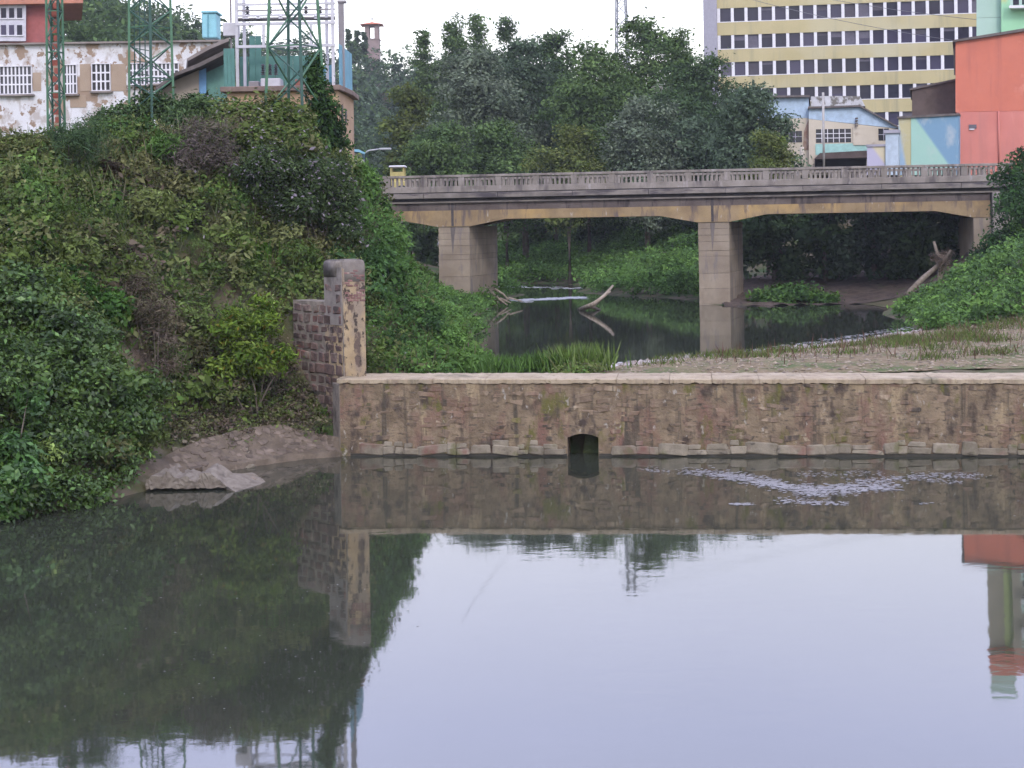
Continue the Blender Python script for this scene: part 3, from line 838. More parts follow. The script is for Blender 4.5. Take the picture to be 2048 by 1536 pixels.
# ================================================================== BUILDINGS ON THE RIGHT
def louvre(name, c, **k): return flat(name, c, **k)
YEL = mottle('yellow_cladding', (0.45, 0.385, 0.20), (0.50, 0.43, 0.23), 0.25, over=[((0.36, 0.32, 0.19), 0.5, (2.0, 2.0, 0.15), 0.52, 0.72), ((0.50, 0.46, 0.30), 0.06, (1, 1, 1), 0.5, 0.65)], rough=0.7, bump=0.0)
LILAC = flat('lilac_concrete', (0.33, 0.32, 0.37), 0.8, 0.06)
WHITE = flat('white_frame', (0.72, 0.71, 0.74), 0.6, 0.05)
GLASS = bpy.data.materials.new('dark_glass')
def glass(name, c, rnd=0.5):
    m, nt, b = new_mat(name)
    oi = nt.nodes.new('ShaderNodeObjectInfo')
    col = mixc(nt, rngn(nt, oi.outputs['Random'], 0.45, 1.0), c, tuple(min(1, x * 3 + 0.01) for x in c))
    nt.links.new(col, b.inputs['Base Color'])
    b.inputs['Roughness'].default_value = 0.12
    b.inputs['IOR'].default_value = 1.35
    return m
GLASS = glass('dark_glass', (0.018, 0.015, 0.03))
BLIND = flat('grey_blind', (0.10, 0.09, 0.12), 0.6)
BLIND2 = flat('dark_blind', (0.055, 0.045, 0.06), 0.6)
OZ = 232.0
OA = P(1434, 33, OZ); OBp = P(1953, 23, OZ - 5.6)
off = thing('office_block', (OA.x, OA.y, 9.0), 'tall office block with yellow bands and rows of dark windows', 'building', rotz=math.atan2(OBp.y - OA.y, OBp.x - OA.x))
OW = (OBp - OA).length
def offz(py, px=1440): return P(px, py, OZ).z - 9.0
pitch = 27.05 / F_PX * OZ * 1.0
tops = [17 - 54 * 0 + 54.0 * k for k in range(-0, 5)]
ztop = offz(-8)
NB = int(OW / pitch) + 2
box('core', (0.3, 0.6, -1), (NB * pitch, 14, ztop - 0.1), DARKC, off, world_space=False)
box('parapet_band', (0, 0, offz(17)), (NB * pitch, 0.58, ztop), YEL, off, world_space=False)
for r, tp in enumerate(tops):
    zt, zb_ = offz(tp), offz(tp + 27)
    znext = offz(tp + 54) if r < 4 else -1
    box('spandrel_band', (0, 0, znext + 0.003), (NB * pitch, 0.58, zb_ - 0.12), YEL, off, world_space=False)
    block('window_sill', (NB * pitch / 2, 0.29, zb_ - 0.06), (NB * pitch, 0.62, 0.115), 0, WHITE, off, False)
    for c in range(NB):
        xc = c * pitch + 0.25
        block('mullion', (xc, 0.27, (zt + zb_) / 2), (0.46, 0.5, zt - zb_ - 0.006), 0, WHITE, off, False)
        if random.random() < 0.34:
            bh = (zt - zb_) * random.choice((0.25, 0.4, 0.55, 0.95))
            block('blind', (xc + pitch / 2, 0.335, zt - bh / 2 - 0.004), (pitch - 0.47, 0.02, bh), 0, random.choice((BLIND, BLIND2)), off, False)
        wdw = block('window', (xc + pitch / 2, 0.40, (zt + zb_) / 2), (pitch - 0.464, 0.1, zt - zb_ - 0.008), 0, GLASS, off, False)
gx0 = -(1434 - 1407) / F_PX * OZ
box('end_pier', (gx0, -0.6, -1), (-0.003, 14, ztop + 0.6), LILAC, off, 0.05, False)

ORANGE = mottle('orange_paint', (0.53, 0.165, 0.11), (0.59, 0.19, 0.125), 0.4, over=[((0.46, 0.15, 0.11), 0.45, (2.5, 2.5, 0.2), 0.52, 0.7), ((0.62, 0.24, 0.17), 0.9, (1, 1, 1), 0.6, 0.75)], rough=0.85, bump=0.1)
PINKO = mottle('salmon_paint', (0.55, 0.195, 0.16), (0.61, 0.225, 0.18), 0.4, over=[((0.48, 0.19, 0.16), 0.4, (2.5, 2.5, 0.25), 0.52, 0.7), ((0.68, 0.28, 0.23), 0.35, (2, 2, 0.5), 0.58, 0.66)], rough=0.8, bump=0.1)
ROOFD = mottle('dark_roof', (0.10, 0.085, 0.08), (0.16, 0.14, 0.13), 2, rough=0.95)
Z1 = 110.0
orb = thing('orange_building', P(1985, 330, Z1), 'windowless orange and salmon painted building at the right end of the bridge', 'building')
def wpoly(name, pts, Z, depth, mat, parent, bevel=0.0):
    q = [P(a, b, Z) for a, b in pts]
    o = prism(name, [(p.x, p.z) for p in q], Z, Z + depth, mat, parent, True)
    k = (Z + depth) / Z * 1.004                       # the plots run obliquely, side walls turned away from the river
    for v in o.data.vertices:
        if v.co.y > Z + depth * 0.5: v.co.x *= k
    return o
wpoly('upper_wall', [(1911, 224), (1911, 83), (1990, 72), (2150, 46), (2150, 219)], Z1, 22, ORANGE, orb)
wpoly('lower_wall', [(1915, 350), (1913, 224.5), (2150, 219.5), (2150, 346)], Z1 - 0.05, 22, PINKO, orb)
wpoly('roof_edge', [(1905, 84), (1990, 71.5), (2155, 45), (2155, 39), (1990, 66), (1905, 80)], Z1 - 0.3, 23, ROOFD, orb)
wpoly('downpipe', [(1907, 95), (1910, 95), (1911, 150), (1908, 150)], Z1 + 0.2, 0.2, ROOFD, orb)
tube('downpipe', [P(1999, 346, Z1 - 0.15), P(1997, 222, Z1 - 0.15)], 0.06, PINKO, orb)
v1 = pbox('wall_vent', 1938, 249, 1953, 257, Z1 - 0.13, 0.1, flat('vent_grey', (0.12, 0.11, 0.13)), orb)
pbox('vent_sill', 1939, 257.3, 1949, 259.5, Z1 - 0.18, 0.15, WHITE, orb)

BROWNP = mottle('brown_sheeting', (0.085, 0.065, 0.058), (0.13, 0.10, 0.09), 1.2, rough=0.9)
ann = thing('brown_annex', P(1868, 330, 113), 'brown sheet clad annex beside the orange building', 'building')
wpoly('wall', [(1824, 350), (1824, 179), (1912, 161), (1912, 350)], 113, 9, BROWNP, ann)
wpoly('roof_trim', [(1819, 181), (1915, 160), (1915, 156.5), (1819, 177)], 112.8, 9.4, ROOFD, ann)

def mural(name, c_a, c_b, p, q, soft=0.1, extra=None):
    "two painted fields divided by the straight line p-q (world x,z)"
    m, nt, b = new_mat(name)
    g = nt.nodes.new('ShaderNodeNewGeometry')
    dv = Vector((q[0] - p[0], 0, q[1] - p[1])).normalized(); nrm = Vector((-dv.z, 0, dv.x))
    sub = nt.nodes.new('ShaderNodeVectorMath'); sub.operation = 'SUBTRACT'; sub.inputs[1].default_value = (p[0], 0, p[1])
    nt.links.new(g.outputs['Position'], sub.inputs[0])
    dot = nt.nodes.new('ShaderNodeVectorMath'); dot.operation = 'DOT_PRODUCT'; dot.inputs[1].default_value = nrm
    nt.links.new(sub.outputs[0], dot.inputs[0])
    fac = rngn(nt, dot.outputs['Value'], -soft, soft)
    col = mixc(nt, fac, c_a, c_b)
    col = mixc(nt, rngn(nt, nz(nt, g.outputs['Position'], 1.2, (1, 1, 0.6)), 0.55, 0.75, 0, 0.5), col, extra or (0.5, 0.52, 0.5))
    nt.links.new(col, b.inputs['Base Color']); b.inputs['Roughness'].default_value = 0.85
    return m
def xz(px, py, Z):
    v = P(px, py, Z); return (v.x, v.z)
ZM = 106.0
mw = thing('mural_wall', P(1858, 330, ZM), 'wall painted teal with a blue diagonal behind the balustrade', 'wall')
wpoly('painted_face', [(1822, 350), (1822, 236), (1917, 230), (1917, 350)], ZM, 1.5, mural('mural_teal', (0.17, 0.30, 0.42), (0.32, 0.52, 0.44), xz(1898, 330, ZM), xz(1832, 238, ZM)), mw)
wpoly('painted_face', [(1797, 350), (1797, 236), (1821.6, 235.5), (1821.6, 350)], ZM + 0.03, 1.5, mural('mural_blue', (0.46, 0.42, 0.24), (0.28, 0.40, 0.52), xz(1812, 330, ZM), xz(1800, 262, ZM)), mw)
wpoly('coping', [(1794, 237), (1794, 233), (1918, 226), (1918, 230.5)], ZM - 0.15, 1.8, ROOFD, mw)
lw = thing('painted_gatepost', P(1783, 330, ZM - 1), 'pale blue painted gatepost left of the teal wall', 'gatepost')
wpoly('shaft', [(1771, 350), (1771, 266), (1795.5, 265), (1797, 350)], ZM - 1, 1.0, flat('pale_blue', (0.42, 0.50, 0.58), 0.8, 0.1), lw)
wpoly('cap', [(1768, 266.5), (1768, 260), (1798, 259), (1798, 265.5)], ZM - 1.15, 1.3, LILAC, lw)
lw2 = thing('painted_low_wall', P(1752, 330, ZM - 1), 'low wall painted cream and lilac with a diagonal', 'wall')
wpoly('painted_face', [(1734, 350), (1734, 293), (1770.5, 292), (1770.5, 350)], ZM - 0.8, 0.8, mural('mural_cream', (0.58, 0.52, 0.36), (0.44, 0.42, 0.54), xz(1765, 330, ZM), xz(1740, 296, ZM)), lw2)
wpoly('coping', [(1732, 293.5), (1732, 289), (1771, 288), (1771, 292.5)], ZM - 0.9, 1.0, LILAC, lw2)

# workshop with peeling roof
SKYB = flat('sky_blue_paint', (0.38, 0.49, 0.60), 0.85, 0.14)
CREAM = mottle('cream_render', (0.50, 0.44, 0.34), (0.56, 0.50, 0.40), 0.8, over=[((0.40, 0.33, 0.26), 1.0, (1, 1, 1), 0.6, 0.7)], rough=0.9)
TEALP = flat('mint_paint', (0.33, 0.55, 0.50), 0.85, 0.1)
BRK = mottle('bare_brick', (0.25, 0.15, 0.11), (0.35, 0.27, 0.22), 2.5)
ZW = 112.0
ws = thing('painted_workshop', P(1660, 330, ZW), 'run-down workshop painted pale blue and cream behind the bridge', 'building')
wpoly('wall', [(1500, 350), (1500, 238), (1617, 236), (1617, 350)], ZW, 8, CREAM, ws)
wpoly('painted_band', [(1500, 237.6), (1500, 196), (1617, 194), (1617, 235.6)], ZW, 8, SKYB, ws)
wpoly('eave', [(1490, 196), (1490, 192), (1619, 190), (1619, 194)], ZW - 0.4, 9, ROOFD, ws)
wpoly('wall', [(1617.5, 350), (1617.5, 238), (1798, 258), (1798, 350)], ZW - 0.5, 9, CREAM, ws)
wpoly('painted_band', [(1617.5, 237.6), (1617.5, 216), (1720, 213), (1797, 256), (1797, 257)], ZW - 0.5, 9, SKYB, ws)
wpoly('gutter', [(1616, 217), (1616, 213), (1720, 210), (1800, 254), (1800, 257.5), (1720, 213.6)], ZW - 0.8, 9.5, ROOFD, ws)
PEEL = mottle('peeling_roof', (0.40, 0.40, 0.40), (0.55, 0.56, 0.58), 1.5, over=[((0.16, 0.15, 0.13), 1.6, (1, 1, 1), 0.52, 0.6)], rough=0.9)
wpoly('roof_lantern', [(1622, 214), (1622, 193), (1650, 192), (1720, 192), (1730, 212)], ZW + 1, 5, PEEL, ws)
wpoly('brick_patch', [(1606, 300), (1608, 262), (1616.5, 240), (1616.5, 300)], ZW - 0.04, 0.1, BRK, ws)
WIN = glass('shop_glass', (0.03, 0.03, 0.035))
def gridwin(parent, x0, y0, x1, y1, Z, nx_, ny_, barmat, bw=1.3, frame=None, pane=None, depth=0.12):
    w = pbox('window', x0, y0, x1, y1, Z - 0.02, 0.05, pane or WIN, parent)
    if frame:
        for (a, b, c, d) in ((x0 - 1.5, y0 - 1.5, x1 + 1.5, y0), (x0 - 1.5, y1, x1 + 1.5, y1 + 1.5), (x0 - 1.5, y0, x0, y1), (x1, y0, x1 + 1.5, y1)):
            pbox('frame', a, b, c, d, Z - depth, depth - 0.01, frame, w)
    for i in range(1, nx_):
        x = x0 + (x1 - x0) * i / nx_
        pbox('glazing_bar', x - bw / 2, y0, x + bw / 2, y1, Z - 0.06, 0.04, barmat, w)
    for j in range(1, ny_):
        y = y0 + (y1 - y0) * j / ny_
        pbox('glazing_bar', x0, y - bw / 2, x1, y + bw / 2, Z - 0.065, 0.03, barmat, w)
    return w
gridwin(ws, 1632, 258, 1702, 285, ZW - 0.5, 6, 3, WHITE)
gridwin(ws, 1565, 262, 1604, 285, ZW, 3, 2, LILAC)
gridwin(ws, 1757, 257, 1778, 281, ZW - 0.5, 2, 2, LILAC)
pbox('painted_band', 1631, 287, 1735, 309, ZW - 0.53, 0.04, TEALP, ws)
pbox('boarding', 1706, 254, 1753, 290, ZW - 0.6, 0.1, CREAM, ws)
wpoly('lean_to_roof', [(1628, 318), (1640, 306), (1733, 301), (1735, 315)], ZW - 3, 2.4, BROWNP, ws)
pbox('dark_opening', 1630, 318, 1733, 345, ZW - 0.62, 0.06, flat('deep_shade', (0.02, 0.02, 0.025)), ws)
for r in (1, 2, 3, 4):
    pbox('insulator', 1712, 230 + r * 5, 1716, 233 + r * 5, ZW - 0.9, 0.3, ROOFD, ws)
pole1 = tube('wooden_pole', [P(1648, 345, 108), P(1646, 185, 108)], 0.09, flat('pale_pole', (0.40, 0.38, 0.36)))
tag(pole1, 'thin pale pole standing in front of the painted workshop', 'pole')
pole2 = tube('short_pipe', [P(1605, 345, 108), P(1604, 294, 108)], 0.16, flat('cream_pipe', (0.45, 0.40, 0.33)))
tag(pole2, 'short cream flue pipe left of the workshop door', 'pipe')

# green tower behind
GRN = mottle('pale_green_panel', (0.38, 0.54, 0.46), (0.42, 0.58, 0.50), 0.3, rough=0.7, bump=0.0)
GRN2 = mottle('bright_green_paint', (0.30, 0.60, 0.36), (0.34, 0.64, 0.40), 0.3, over=[((0.52, 0.55, 0.22), 0.25, (1, 1, 1), 0.55, 0.68)], rough=0.7, bump=0.0)
ZG = 165.0
gt = thing('green_tower', P(2010, 330, ZG), 'tall pale green tower block behind the orange building', 'building')
segs = [(1953 + i * 5.0, 0) for i in range(10)]
BRNC = mottle('brown_cladding', (0.27, 0.25, 0.19), (0.33, 0.30, 0.23), 0.3, bump=0.0)
LIME = flat('lime_strip', (0.34, 0.42, 0.16))
for r in range(10):
    y1_, y0_ = 120 - r * 42, 120 - (r + 1) * 42
    m_ = GRN if r < 4 or r > 7 else BRNC
    wpoly('curved_panel', [(1953, y1_ - 0.6), (1953, y0_), (2002, y0_ - 1), (2002, y1_ - 1.6)], ZG, 12, m_, gt)
    wpoly('joint', [(1954, y1_), (1954, y1_ - 0.6), (2001, y1_ - 1.6), (2001, y1_ - 1)], ZG + 0.08, 11.8, LILAC, gt)
wpoly('tower_wall', [(2002.4, -50.4), (2002.4, -216), (2200, -216), (2200, -50.4)], ZG - 1.0, 16, BRNC, gt)
wpoly('lime_strip', [(1985, -50), (1985, -216), (2000, -216), (2000, -50)], ZG - 0.06, 0.05, LIME, gt)
wpoly('tower_wall', [(2002.4, 330), (2002.4, -50), (2200, -50), (2200, 330)], ZG - 1.0, 16, GRN2, gt)
for k in range(4):
    yb = 16 - k * 62
    bal = wpoly('balcony', [(2018, yb), (2018, yb - 5), (2110, yb - 7), (2110, yb - 2)], ZG - 2.4, 1.38, WHITE, gt)
    for i in range(5):
        wpoly('balcony_rail', [(2020 + i * 18, yb - 5), (2020 + i * 18, yb - 20), (2022 + i * 18, yb - 20), (2022 + i * 18, yb - 5)], ZG - 2.35, 0.08, GRN, bal)
    wpoly('balcony_rail', [(2018, yb - 19), (2018, yb - 22), (2110, yb - 24), (2110, yb - 21)], ZG - 2.37, 0.1, GRN, bal)
    wpoly('window', [(2024, yb - 6), (2024, yb - 34), (2044, yb - 35), (2044, yb - 7)], ZG - 1.06, 0.05, GLASS, gt)
wpoly('attic_band', [(1952, -216.4), (1952, -255), (2205, -257), (2205, -216.4)], ZG - 1.1, 16, ORANGE, gt)

# ================================================================== BUILDINGS ON THE LEFT
PEELW = mottle('peeling_plaster', (0.60, 0.60, 0.60), (0.70, 0.70, 0.72), 0.6, over=[((0.46, 0.42, 0.39), 1.8, (1, 1, 0.7), 0.50, 0.62), ((0.33, 0.245, 0.18), 0.75, (1, 1, 0.9), 0.56, 0.585), ((0.30, 0.22, 0.16), 2.6, (1, 1, 1), 0.565, 0.60)], rough=0.95, bump=0.4)
SLATE = mottle('weathered_eave', (0.20, 0.17, 0.155), (0.30, 0.265, 0.24), 1.5, rough=0.95)
ZF = 75.0
wf = thing('white_factory', P(200, 300, ZF), 'long white factory with peeling plaster above the left bank', 'building')
wpoly('wall', [(-260, 330), (-260, 94), (455, 83), (462, 330)], ZF, 10, PEELW, wf)
wpoly('cornice', [(-262, 93.6), (-262, 90), (458, 79), (458, 82.6)], ZF - 0.25, 10.5, SLATE, wf)
for (a, b, c, d, n) in ((0, 133, 62, 187, 8), (128, 130, 152, 186, 4), (184, 128, 219, 180, 4), (258, 127, 296, 168, 5), (300, 127, 356, 165, 7), (-70, 134, -14, 188, 8)):
    w_ = gridwin(wf, a, b, c, d, ZF, n, 3, WHITE, bw=3.0, frame=WHITE)
    pbox('window_sill', a - 5, d + 2, c + 5, d + 5, ZF - 0.25, 0.3, SLATE, wf)
RENDER = mottle('brown_render', (0.34, 0.26, 0.19), (0.40, 0.31, 0.23), 0.8)
for (a, b, c, d) in ((160, 128, 181, 182), (222, 128, 252, 182), (66, 145, 82, 182), (140, 190, 172, 215)):
    pbox('bare_render_patch', a, b, c, d, ZF - 0.025, 0.02, RENDER, wf)
tank = thing('roof_tank', P(418, 74, ZF + 2), 'pale turquoise water tank on the factory roof', 'tank')
TURQ = flat('turquoise_paint', (0.25, 0.52, 0.58), 0.5, 0.08)
box('tank_body', P(404, 76, ZF + 2), P(432, 26, ZF + 2) + Vector((0, 1.2, 0)), TURQ, tank, 0.05)
box('lid', P(402, 26, ZF + 1.9), P(434, 21, ZF + 1.9) + Vector((0, 1.4, 0)), TURQ, tank, 0.03)
bar('rib', P(416, 76, ZF + 1.97), P(416, 27, ZF + 1.97), 0.06, flat('turquoise_dark', (0.12, 0.30, 0.36)), tank)

RED = flat('red_brick_paint', (0.34, 0.105, 0.098), 0.85, 0.1)
ZR = 135.0
rb = thing('red_house', P(40, 150, ZR), 'red apartment house with pale windows at the top left corner', 'building')
wpoly('wall', [(-200, 200), (-200, 12), (100, 8), (100, 200)], ZR, 10, RED, rb)
wpoly('window_bay', [(-60, 82), (-60, 11), (52, 10), (52, 82)], ZR - 0.6, 0.59, flat('pale_bay', (0.55, 0.54, 0.60), 0.8), rb)
wpoly('eave', [(-205, 11.5), (-205, -6), (166, -14), (166, 6)], ZR - 1.2, 11, flat('orange_eave', (0.45, 0.19, 0.12)), rb)
for y in (16, 50):
    for x in (-22, 2, 18, 34):
        wd = pbox('window', x, y, x + 10, y + 20, ZR - 0.66, 0.05, GLASS, rb)
        pbox('frame', x - 2, y + 20, x + 12, y + 22, ZR - 0.72, 0.1, WHITE, wd)

# shed with slanting slate roof
shed = thing('lean_to_shed', P(400, 215, 60), 'small shed with a slanting dark slab roof beside the substation', 'shed')
BEIGE = mottle('beige_render', (0.34, 0.30, 0.25), (0.42, 0.37, 0.31), 0.8)
wpoly('front_wall', [(318, 240), (318, 185), (352, 160), (398, 140), (398, 240)], 60, 3, BEIGE, shed)
wpoly('side_wall', [(413, 240), (413, 145), (470, 118), (470, 240)], 60.2, 3, flat('teal_render', (0.14, 0.29, 0.25), 0.85, 0.15), shed)
wpoly('door', [(398.5, 240), (398.5, 142), (412.5, 136), (412.5, 240)], 60.05, 0.1, flat('blue_door', (0.16, 0.34, 0.58), 0.6), shed)
wpoly('roof_slab', [(314, 180), (350, 152), (398, 134), (458, 104), (458, 96), (396, 127), (346, 147), (312, 173)], 59.2, 4.5, ROOFD, shed)
wpoly('roof_slab', [(376, 122), (420, 98), (458, 82), (458, 75), (416, 92), (374, 117)], 60.5, 4, SLATE, shed)

# substation: rendered block carrying a steel gantry
OCH = mottle('ochre_render', (0.40, 0.27, 0.17), (0.48, 0.33, 0.21), 0.7, over=[((0.30, 0.21, 0.15), 1.0, (1.5, 1.5, 0.5), 0.56, 0.68)], rough=0.9)
ROOFB = mottle('brown_slab', (0.17, 0.12, 0.10), (0.24, 0.18, 0.15), 1.5)
STEEL = flat('white_steel', (0.55, 0.54, 0.57), 0.5, 0.08)
GREY = flat('grey_steel', (0.26, 0.24, 0.25), 0.5, 0.1)
DARK = flat('dark_iron', (0.05, 0.05, 0.055), 0.5)
TEALF = mottle('teal_sheet', (0.075, 0.19, 0.165), (0.11, 0.25, 0.22), 1.5, rough=0.5, bump=0.1)
TEALB = flat('blue_sheet', (0.14, 0.34, 0.44), 0.5, 0.1)
ZS = 56.0
sub = thing('substation', P(570, 300, ZS), 'ochre substation block with a flat brown roof and steel gantry on top', 'building')
f0, f1 = P(455, 240, ZS), P(676, 240, ZS)
r1 = P(697, 240, ZS + 2.4)
zt = P(570, 183, ZS).z; zb_ = 7.6
fp = [(f0.x, ZS), (f1.x, ZS), (r1.x, r1.y), (r1.x, ZS + 4.4), (f0.x - 0.3, ZS + 4.4)]
prism('wall', fp, zb_, zt, OCH, sub, axis='z')
ov = 0.22
rp = [(f0.x - ov, ZS - ov), (f1.x + ov * 0.6, ZS - ov), (r1.x + ov, r1.y - ov * 0.3), (r1.x + ov, ZS + 4.5), (f0.x - ov, ZS + 4.5)]
prism('roof_slab', rp, zt + 0.003, zt + 0.2, ROOFB, sub, axis='z', bevel=0.02)
dv = (r1 - P(676, 240, ZS)); 
for t_, z0_, z1_ in ((0.38, 212, 240), (0.72, 216, 244), (0.45, 250, 259)):
    c = Vector((f1.x + dv.x * t_, ZS + dv.y * t_, 0))
    za, zc = P(688, z1_, ZS + 1.2).z, P(688, z0_, ZS + 1.2).z
    ang = math.atan2(dv.y, dv.x)
    o = block('wall_slot', (c.x, c.y, (za + zc) / 2), (0.28, 0.06, zc - za), ang, DARK, sub)
zr = zt + 0.2
def gant(px, py, dz=0.0): return P(px, py, ZS + dz)
for px, dz in ((475, 0.4), (667, 0.4), (490, 3.2), (655, 3.2)):
    a = gant(px, 150, dz); bar('gantry_post', (a.x, a.y, zr), (a.x, a.y, P(px, -60, ZS + dz).z), 0.11, STEEL, sub)
a = P(684, 130, ZS + 1.4); bar('gantry_post', (a.x, a.y, zr), (a.x, a.y, P(684, 6, ZS + 1.4).z), 0.2, GREY, sub)
b_ = P(684, 6, ZS + 1.4); box('post_cap', (b_.x - 0.16, b_.y - 0.16, b_.z), (b_.x + 0.16, b_.y + 0.16, b_.z + 0.08), GREY, sub)
for py, w_, m_, dz in ((8, .07, STEEL, 0.38), (20, .05, GREY, 0.38), (30, .07, STEEL, 0.38), (39, .09, DARK, 0.45), (47, .10, STEEL, 0.36), (92, .10, STEEL, 0.36), (8, .07, GREY, 3.2), (36, .07, GREY, 3.2), (92, .08, GREY, 3.2), (-30, .08, STEEL, .38)):
    bar('gantry_beam', gant(472, py + 1.7, dz), gant(670, py - 1.7, dz), w_, m_, sub)
for px in (527, 576, 622):
    bar('gantry_stud', gant(px, 48, .36), gant(px, 91, .36), 0.09, STEEL, sub)
for px0, px1 in ((475, 490), (667, 655)):
    for py in (8, 47, 92):
        bar('gantry_tie', gant(px0, py, .4), gant(px1, py, 3.2), 0.06, GREY, sub)
# insulators hanging and standing on the beams
def insulator(px, py, dz, up, n, r, mat):
    bm = bmesh.new()
    c = gant(px, py, dz)
    for k in range(n):
        z = c.z + (k * 0.085) * (1 if up else -1)
        for rr, zo in ((r, 0),):
            bmesh.ops.create_cone(bm, cap_ends=True, segments=9, radius1=rr, radius2=rr * 0.45, depth=0.06, matrix=Matrix.Translation((c.x, c.y, z)))
    bmesh.ops.create_cone(bm, cap_ends=True, segments=6, radius1=r * 0.35, radius2=r * 0.35, depth=n * 0.085, matrix=Matrix.Translation((c.x, c.y, c.z + (n - 1) * 0.0425 * (1 if up else -1))))
    return bm_obj('insulator', bm, mat, sub)
for px in (495, 540, 575, 612, 640):
    insulator(px, 28, 0.6, True, 4, 0.1, DARK)
for px in (494, 516, 561, 632):
    insulator(px, 36, 0.3, True, 2, 0.09, STEEL)
for px in (583, 590):
    insulator(px, 88, 0.8, False, 4, 0.11, STEEL if px == 583 else DARK)
for px in (526, 540, 552):
    insulator(px, 148, 1.2, True, 5, 0.09, DARK)
bx0 = P(522, 166, ZS + 1.2)
box('transformer', (bx0.x, ZS + 1.1, zr), (bx0.x + 0.75, ZS + 1.9, zr + 0.42), STEEL, sub, 0.03)
bx0 = P(497, 166, ZS + 1.5)
box('transformer', (bx0.x, ZS + 1.5, zr), (bx0.x + 0.4, ZS + 2.1, zr + 0.36), GREY, sub, 0.03)
bx0 = P(590, 166, ZS + 1.5)
box('switch_box', (bx0.x, ZS + 1.5, zr), (bx0.x + 0.32, ZS + 1.9, zr + 0.4), flat('rust_box', (0.30, 0.12, 0.09)), sub, 0.02)
b_ = P(446, 72, ZS + 0.6); c_ = P(474, 45, ZS + 0.6)
box('cabinet', (b_.x, ZS + 0.6, b_.z), (c_.x, ZS + 1.2, c_.z), STEEL, sub, 0.02)
bar('cabinet_post', (b_.x + 0.25, ZS + 0.9, zr), (b_.x + 0.25, ZS + 0.9, P(450, -40, ZS).z), 0.06, GREY, sub)
# sheet screens round the roof
def screen(px0, px1, pyt, dz0, dz1, mat, n):
    a, b = P(px0, 165, ZS + dz0), P(px1, 165, ZS + dz1)
    top = P((px0 + px1) / 2, pyt, ZS + (dz0 + dz1) / 2).z
    for i in range(n):
        p0, p1 = a.lerp(b, (i + 0.03) / n), a.lerp(b, (i + 0.97) / n)
        c = (p0 + p1) / 2
        d = p1 - p0
        block('screen_sheet', (c.x, c.y, (zr + top) / 2), ((d.x ** 2 + d.y ** 2) ** 0.5, 0.03, top - zr), math.atan2(d.y, d.x), mat, sub)
screen(448, 470, 97, 0.15, 0.15, TEALF, 3)
screen(500, 524, 72, 3.9, 3.9, TEALF, 2)
screen(480, 640, 112, 4.2, 4.2, TEALF, 9)
screen(640, 668, 130, 4.1, 4.0, TEALB, 2)
screen(679, 704, 98, 0.5, 4.0, TEALB, 5)

# small house by the left bridge end, blue eave
sh = thing('bridge_hut', P(713, 335, 70), 'small whitewashed hut with a blue eave at the left bridge end', 'hut')
wpoly('wall', [(690, 350), (690, 302), (724, 308), (731, 350)], 70, 4, flat('whitewash', (0.55, 0.52, 0.48), 0.9, 0.1), sh)
wpoly('roof', [(686, 302), (686, 297), (718, 299), (730, 305), (730, 309), (718, 304)], 69.6, 5, flat('blue_eave', (0.22, 0.45, 0.58), 0.6), sh)
# street lamp
GAL = flat('galvanised', (0.40, 0.41, 0.42), 0.4, 0.05, 0.3)
sl = thing('street_lamp', P(727, 345, 92), 'grey street lamp with a long curved arm by the bridge end', 'street lamp')
tube('mast', [P(727, 380, 92), P(727, 315, 92), P(729, 306, 92), P(738, 301, 92), P(760, 298, 92)], [0.07, 0.06, 0.05, 0.045, 0.04], GAL, sl)
a = P(758, 298, 92); box('lamp_head', (a.x, a.y - 0.12, a.z - 0.06), (a.x + 0.75, a.y + 0.12, a.z + 0.06), GAL, sl, 0.03)
# yellow machine on the bridge road
YM = flat('machine_yellow', (0.42, 0.36, 0.14), 0.5, 0.15)
ym = thing('yellow_digger', P(793, 380, 91), 'yellow machine cab with a pale roof seen over the bridge rail', 'vehicle')
def ypt(px, py, dz): return P(px, py, 91 + dz)
zc0 = 8.0
a, b = ypt(770, 352, 0), ypt(815, 352, 0)
box('chassis', (a.x, 90.4, zc0 + 0.35), (b.x, 92.0, zc0 + 0.95), YM, ym, 0.05)
for xw in (a.x + 0.3, b.x - 0.3):
    for yw in (90.35, 91.9):
        bm = bmesh.new(); bmesh.ops.create_cone(bm, cap_ends=True, segments=14, radius1=0.36, radius2=0.36, depth=0.22, matrix=Matrix.Translation((xw, yw, zc0 + 0.36)) @ Matrix.Rotation(math.pi / 2, 4, 'X'))
        bm_obj('wheel', bm, DARK, ym)
l, r = ypt(783, 345, 0), ypt(808, 345, 0); zr2 = ypt(795, 335, 0).z
for xw in (l.x, r.x):
    for yw in (90.6, 91.8):
        bar('cab_post', (xw, yw, zc0 + 0.95), (xw, yw, zr2), 0.09, YM, ym)
box('cab_roof', (l.x - 0.12, 90.45, zr2), (r.x + 0.12, 91.95, zr2 + 0.1), WHITE, ym, 0.03)
box('cab_panel', (l.x + 0.05, 90.58, zc0 + 0.95), (r.x - 0.05, 90.62, zr2 - 0.28), YM, ym)
box('cab_back', (l.x, 91.78, zc0 + 0.95), (r.x, 91.82, zr2 - 0.2), glass('cab_glass', (0.08, 0.09, 0.06)), ym)

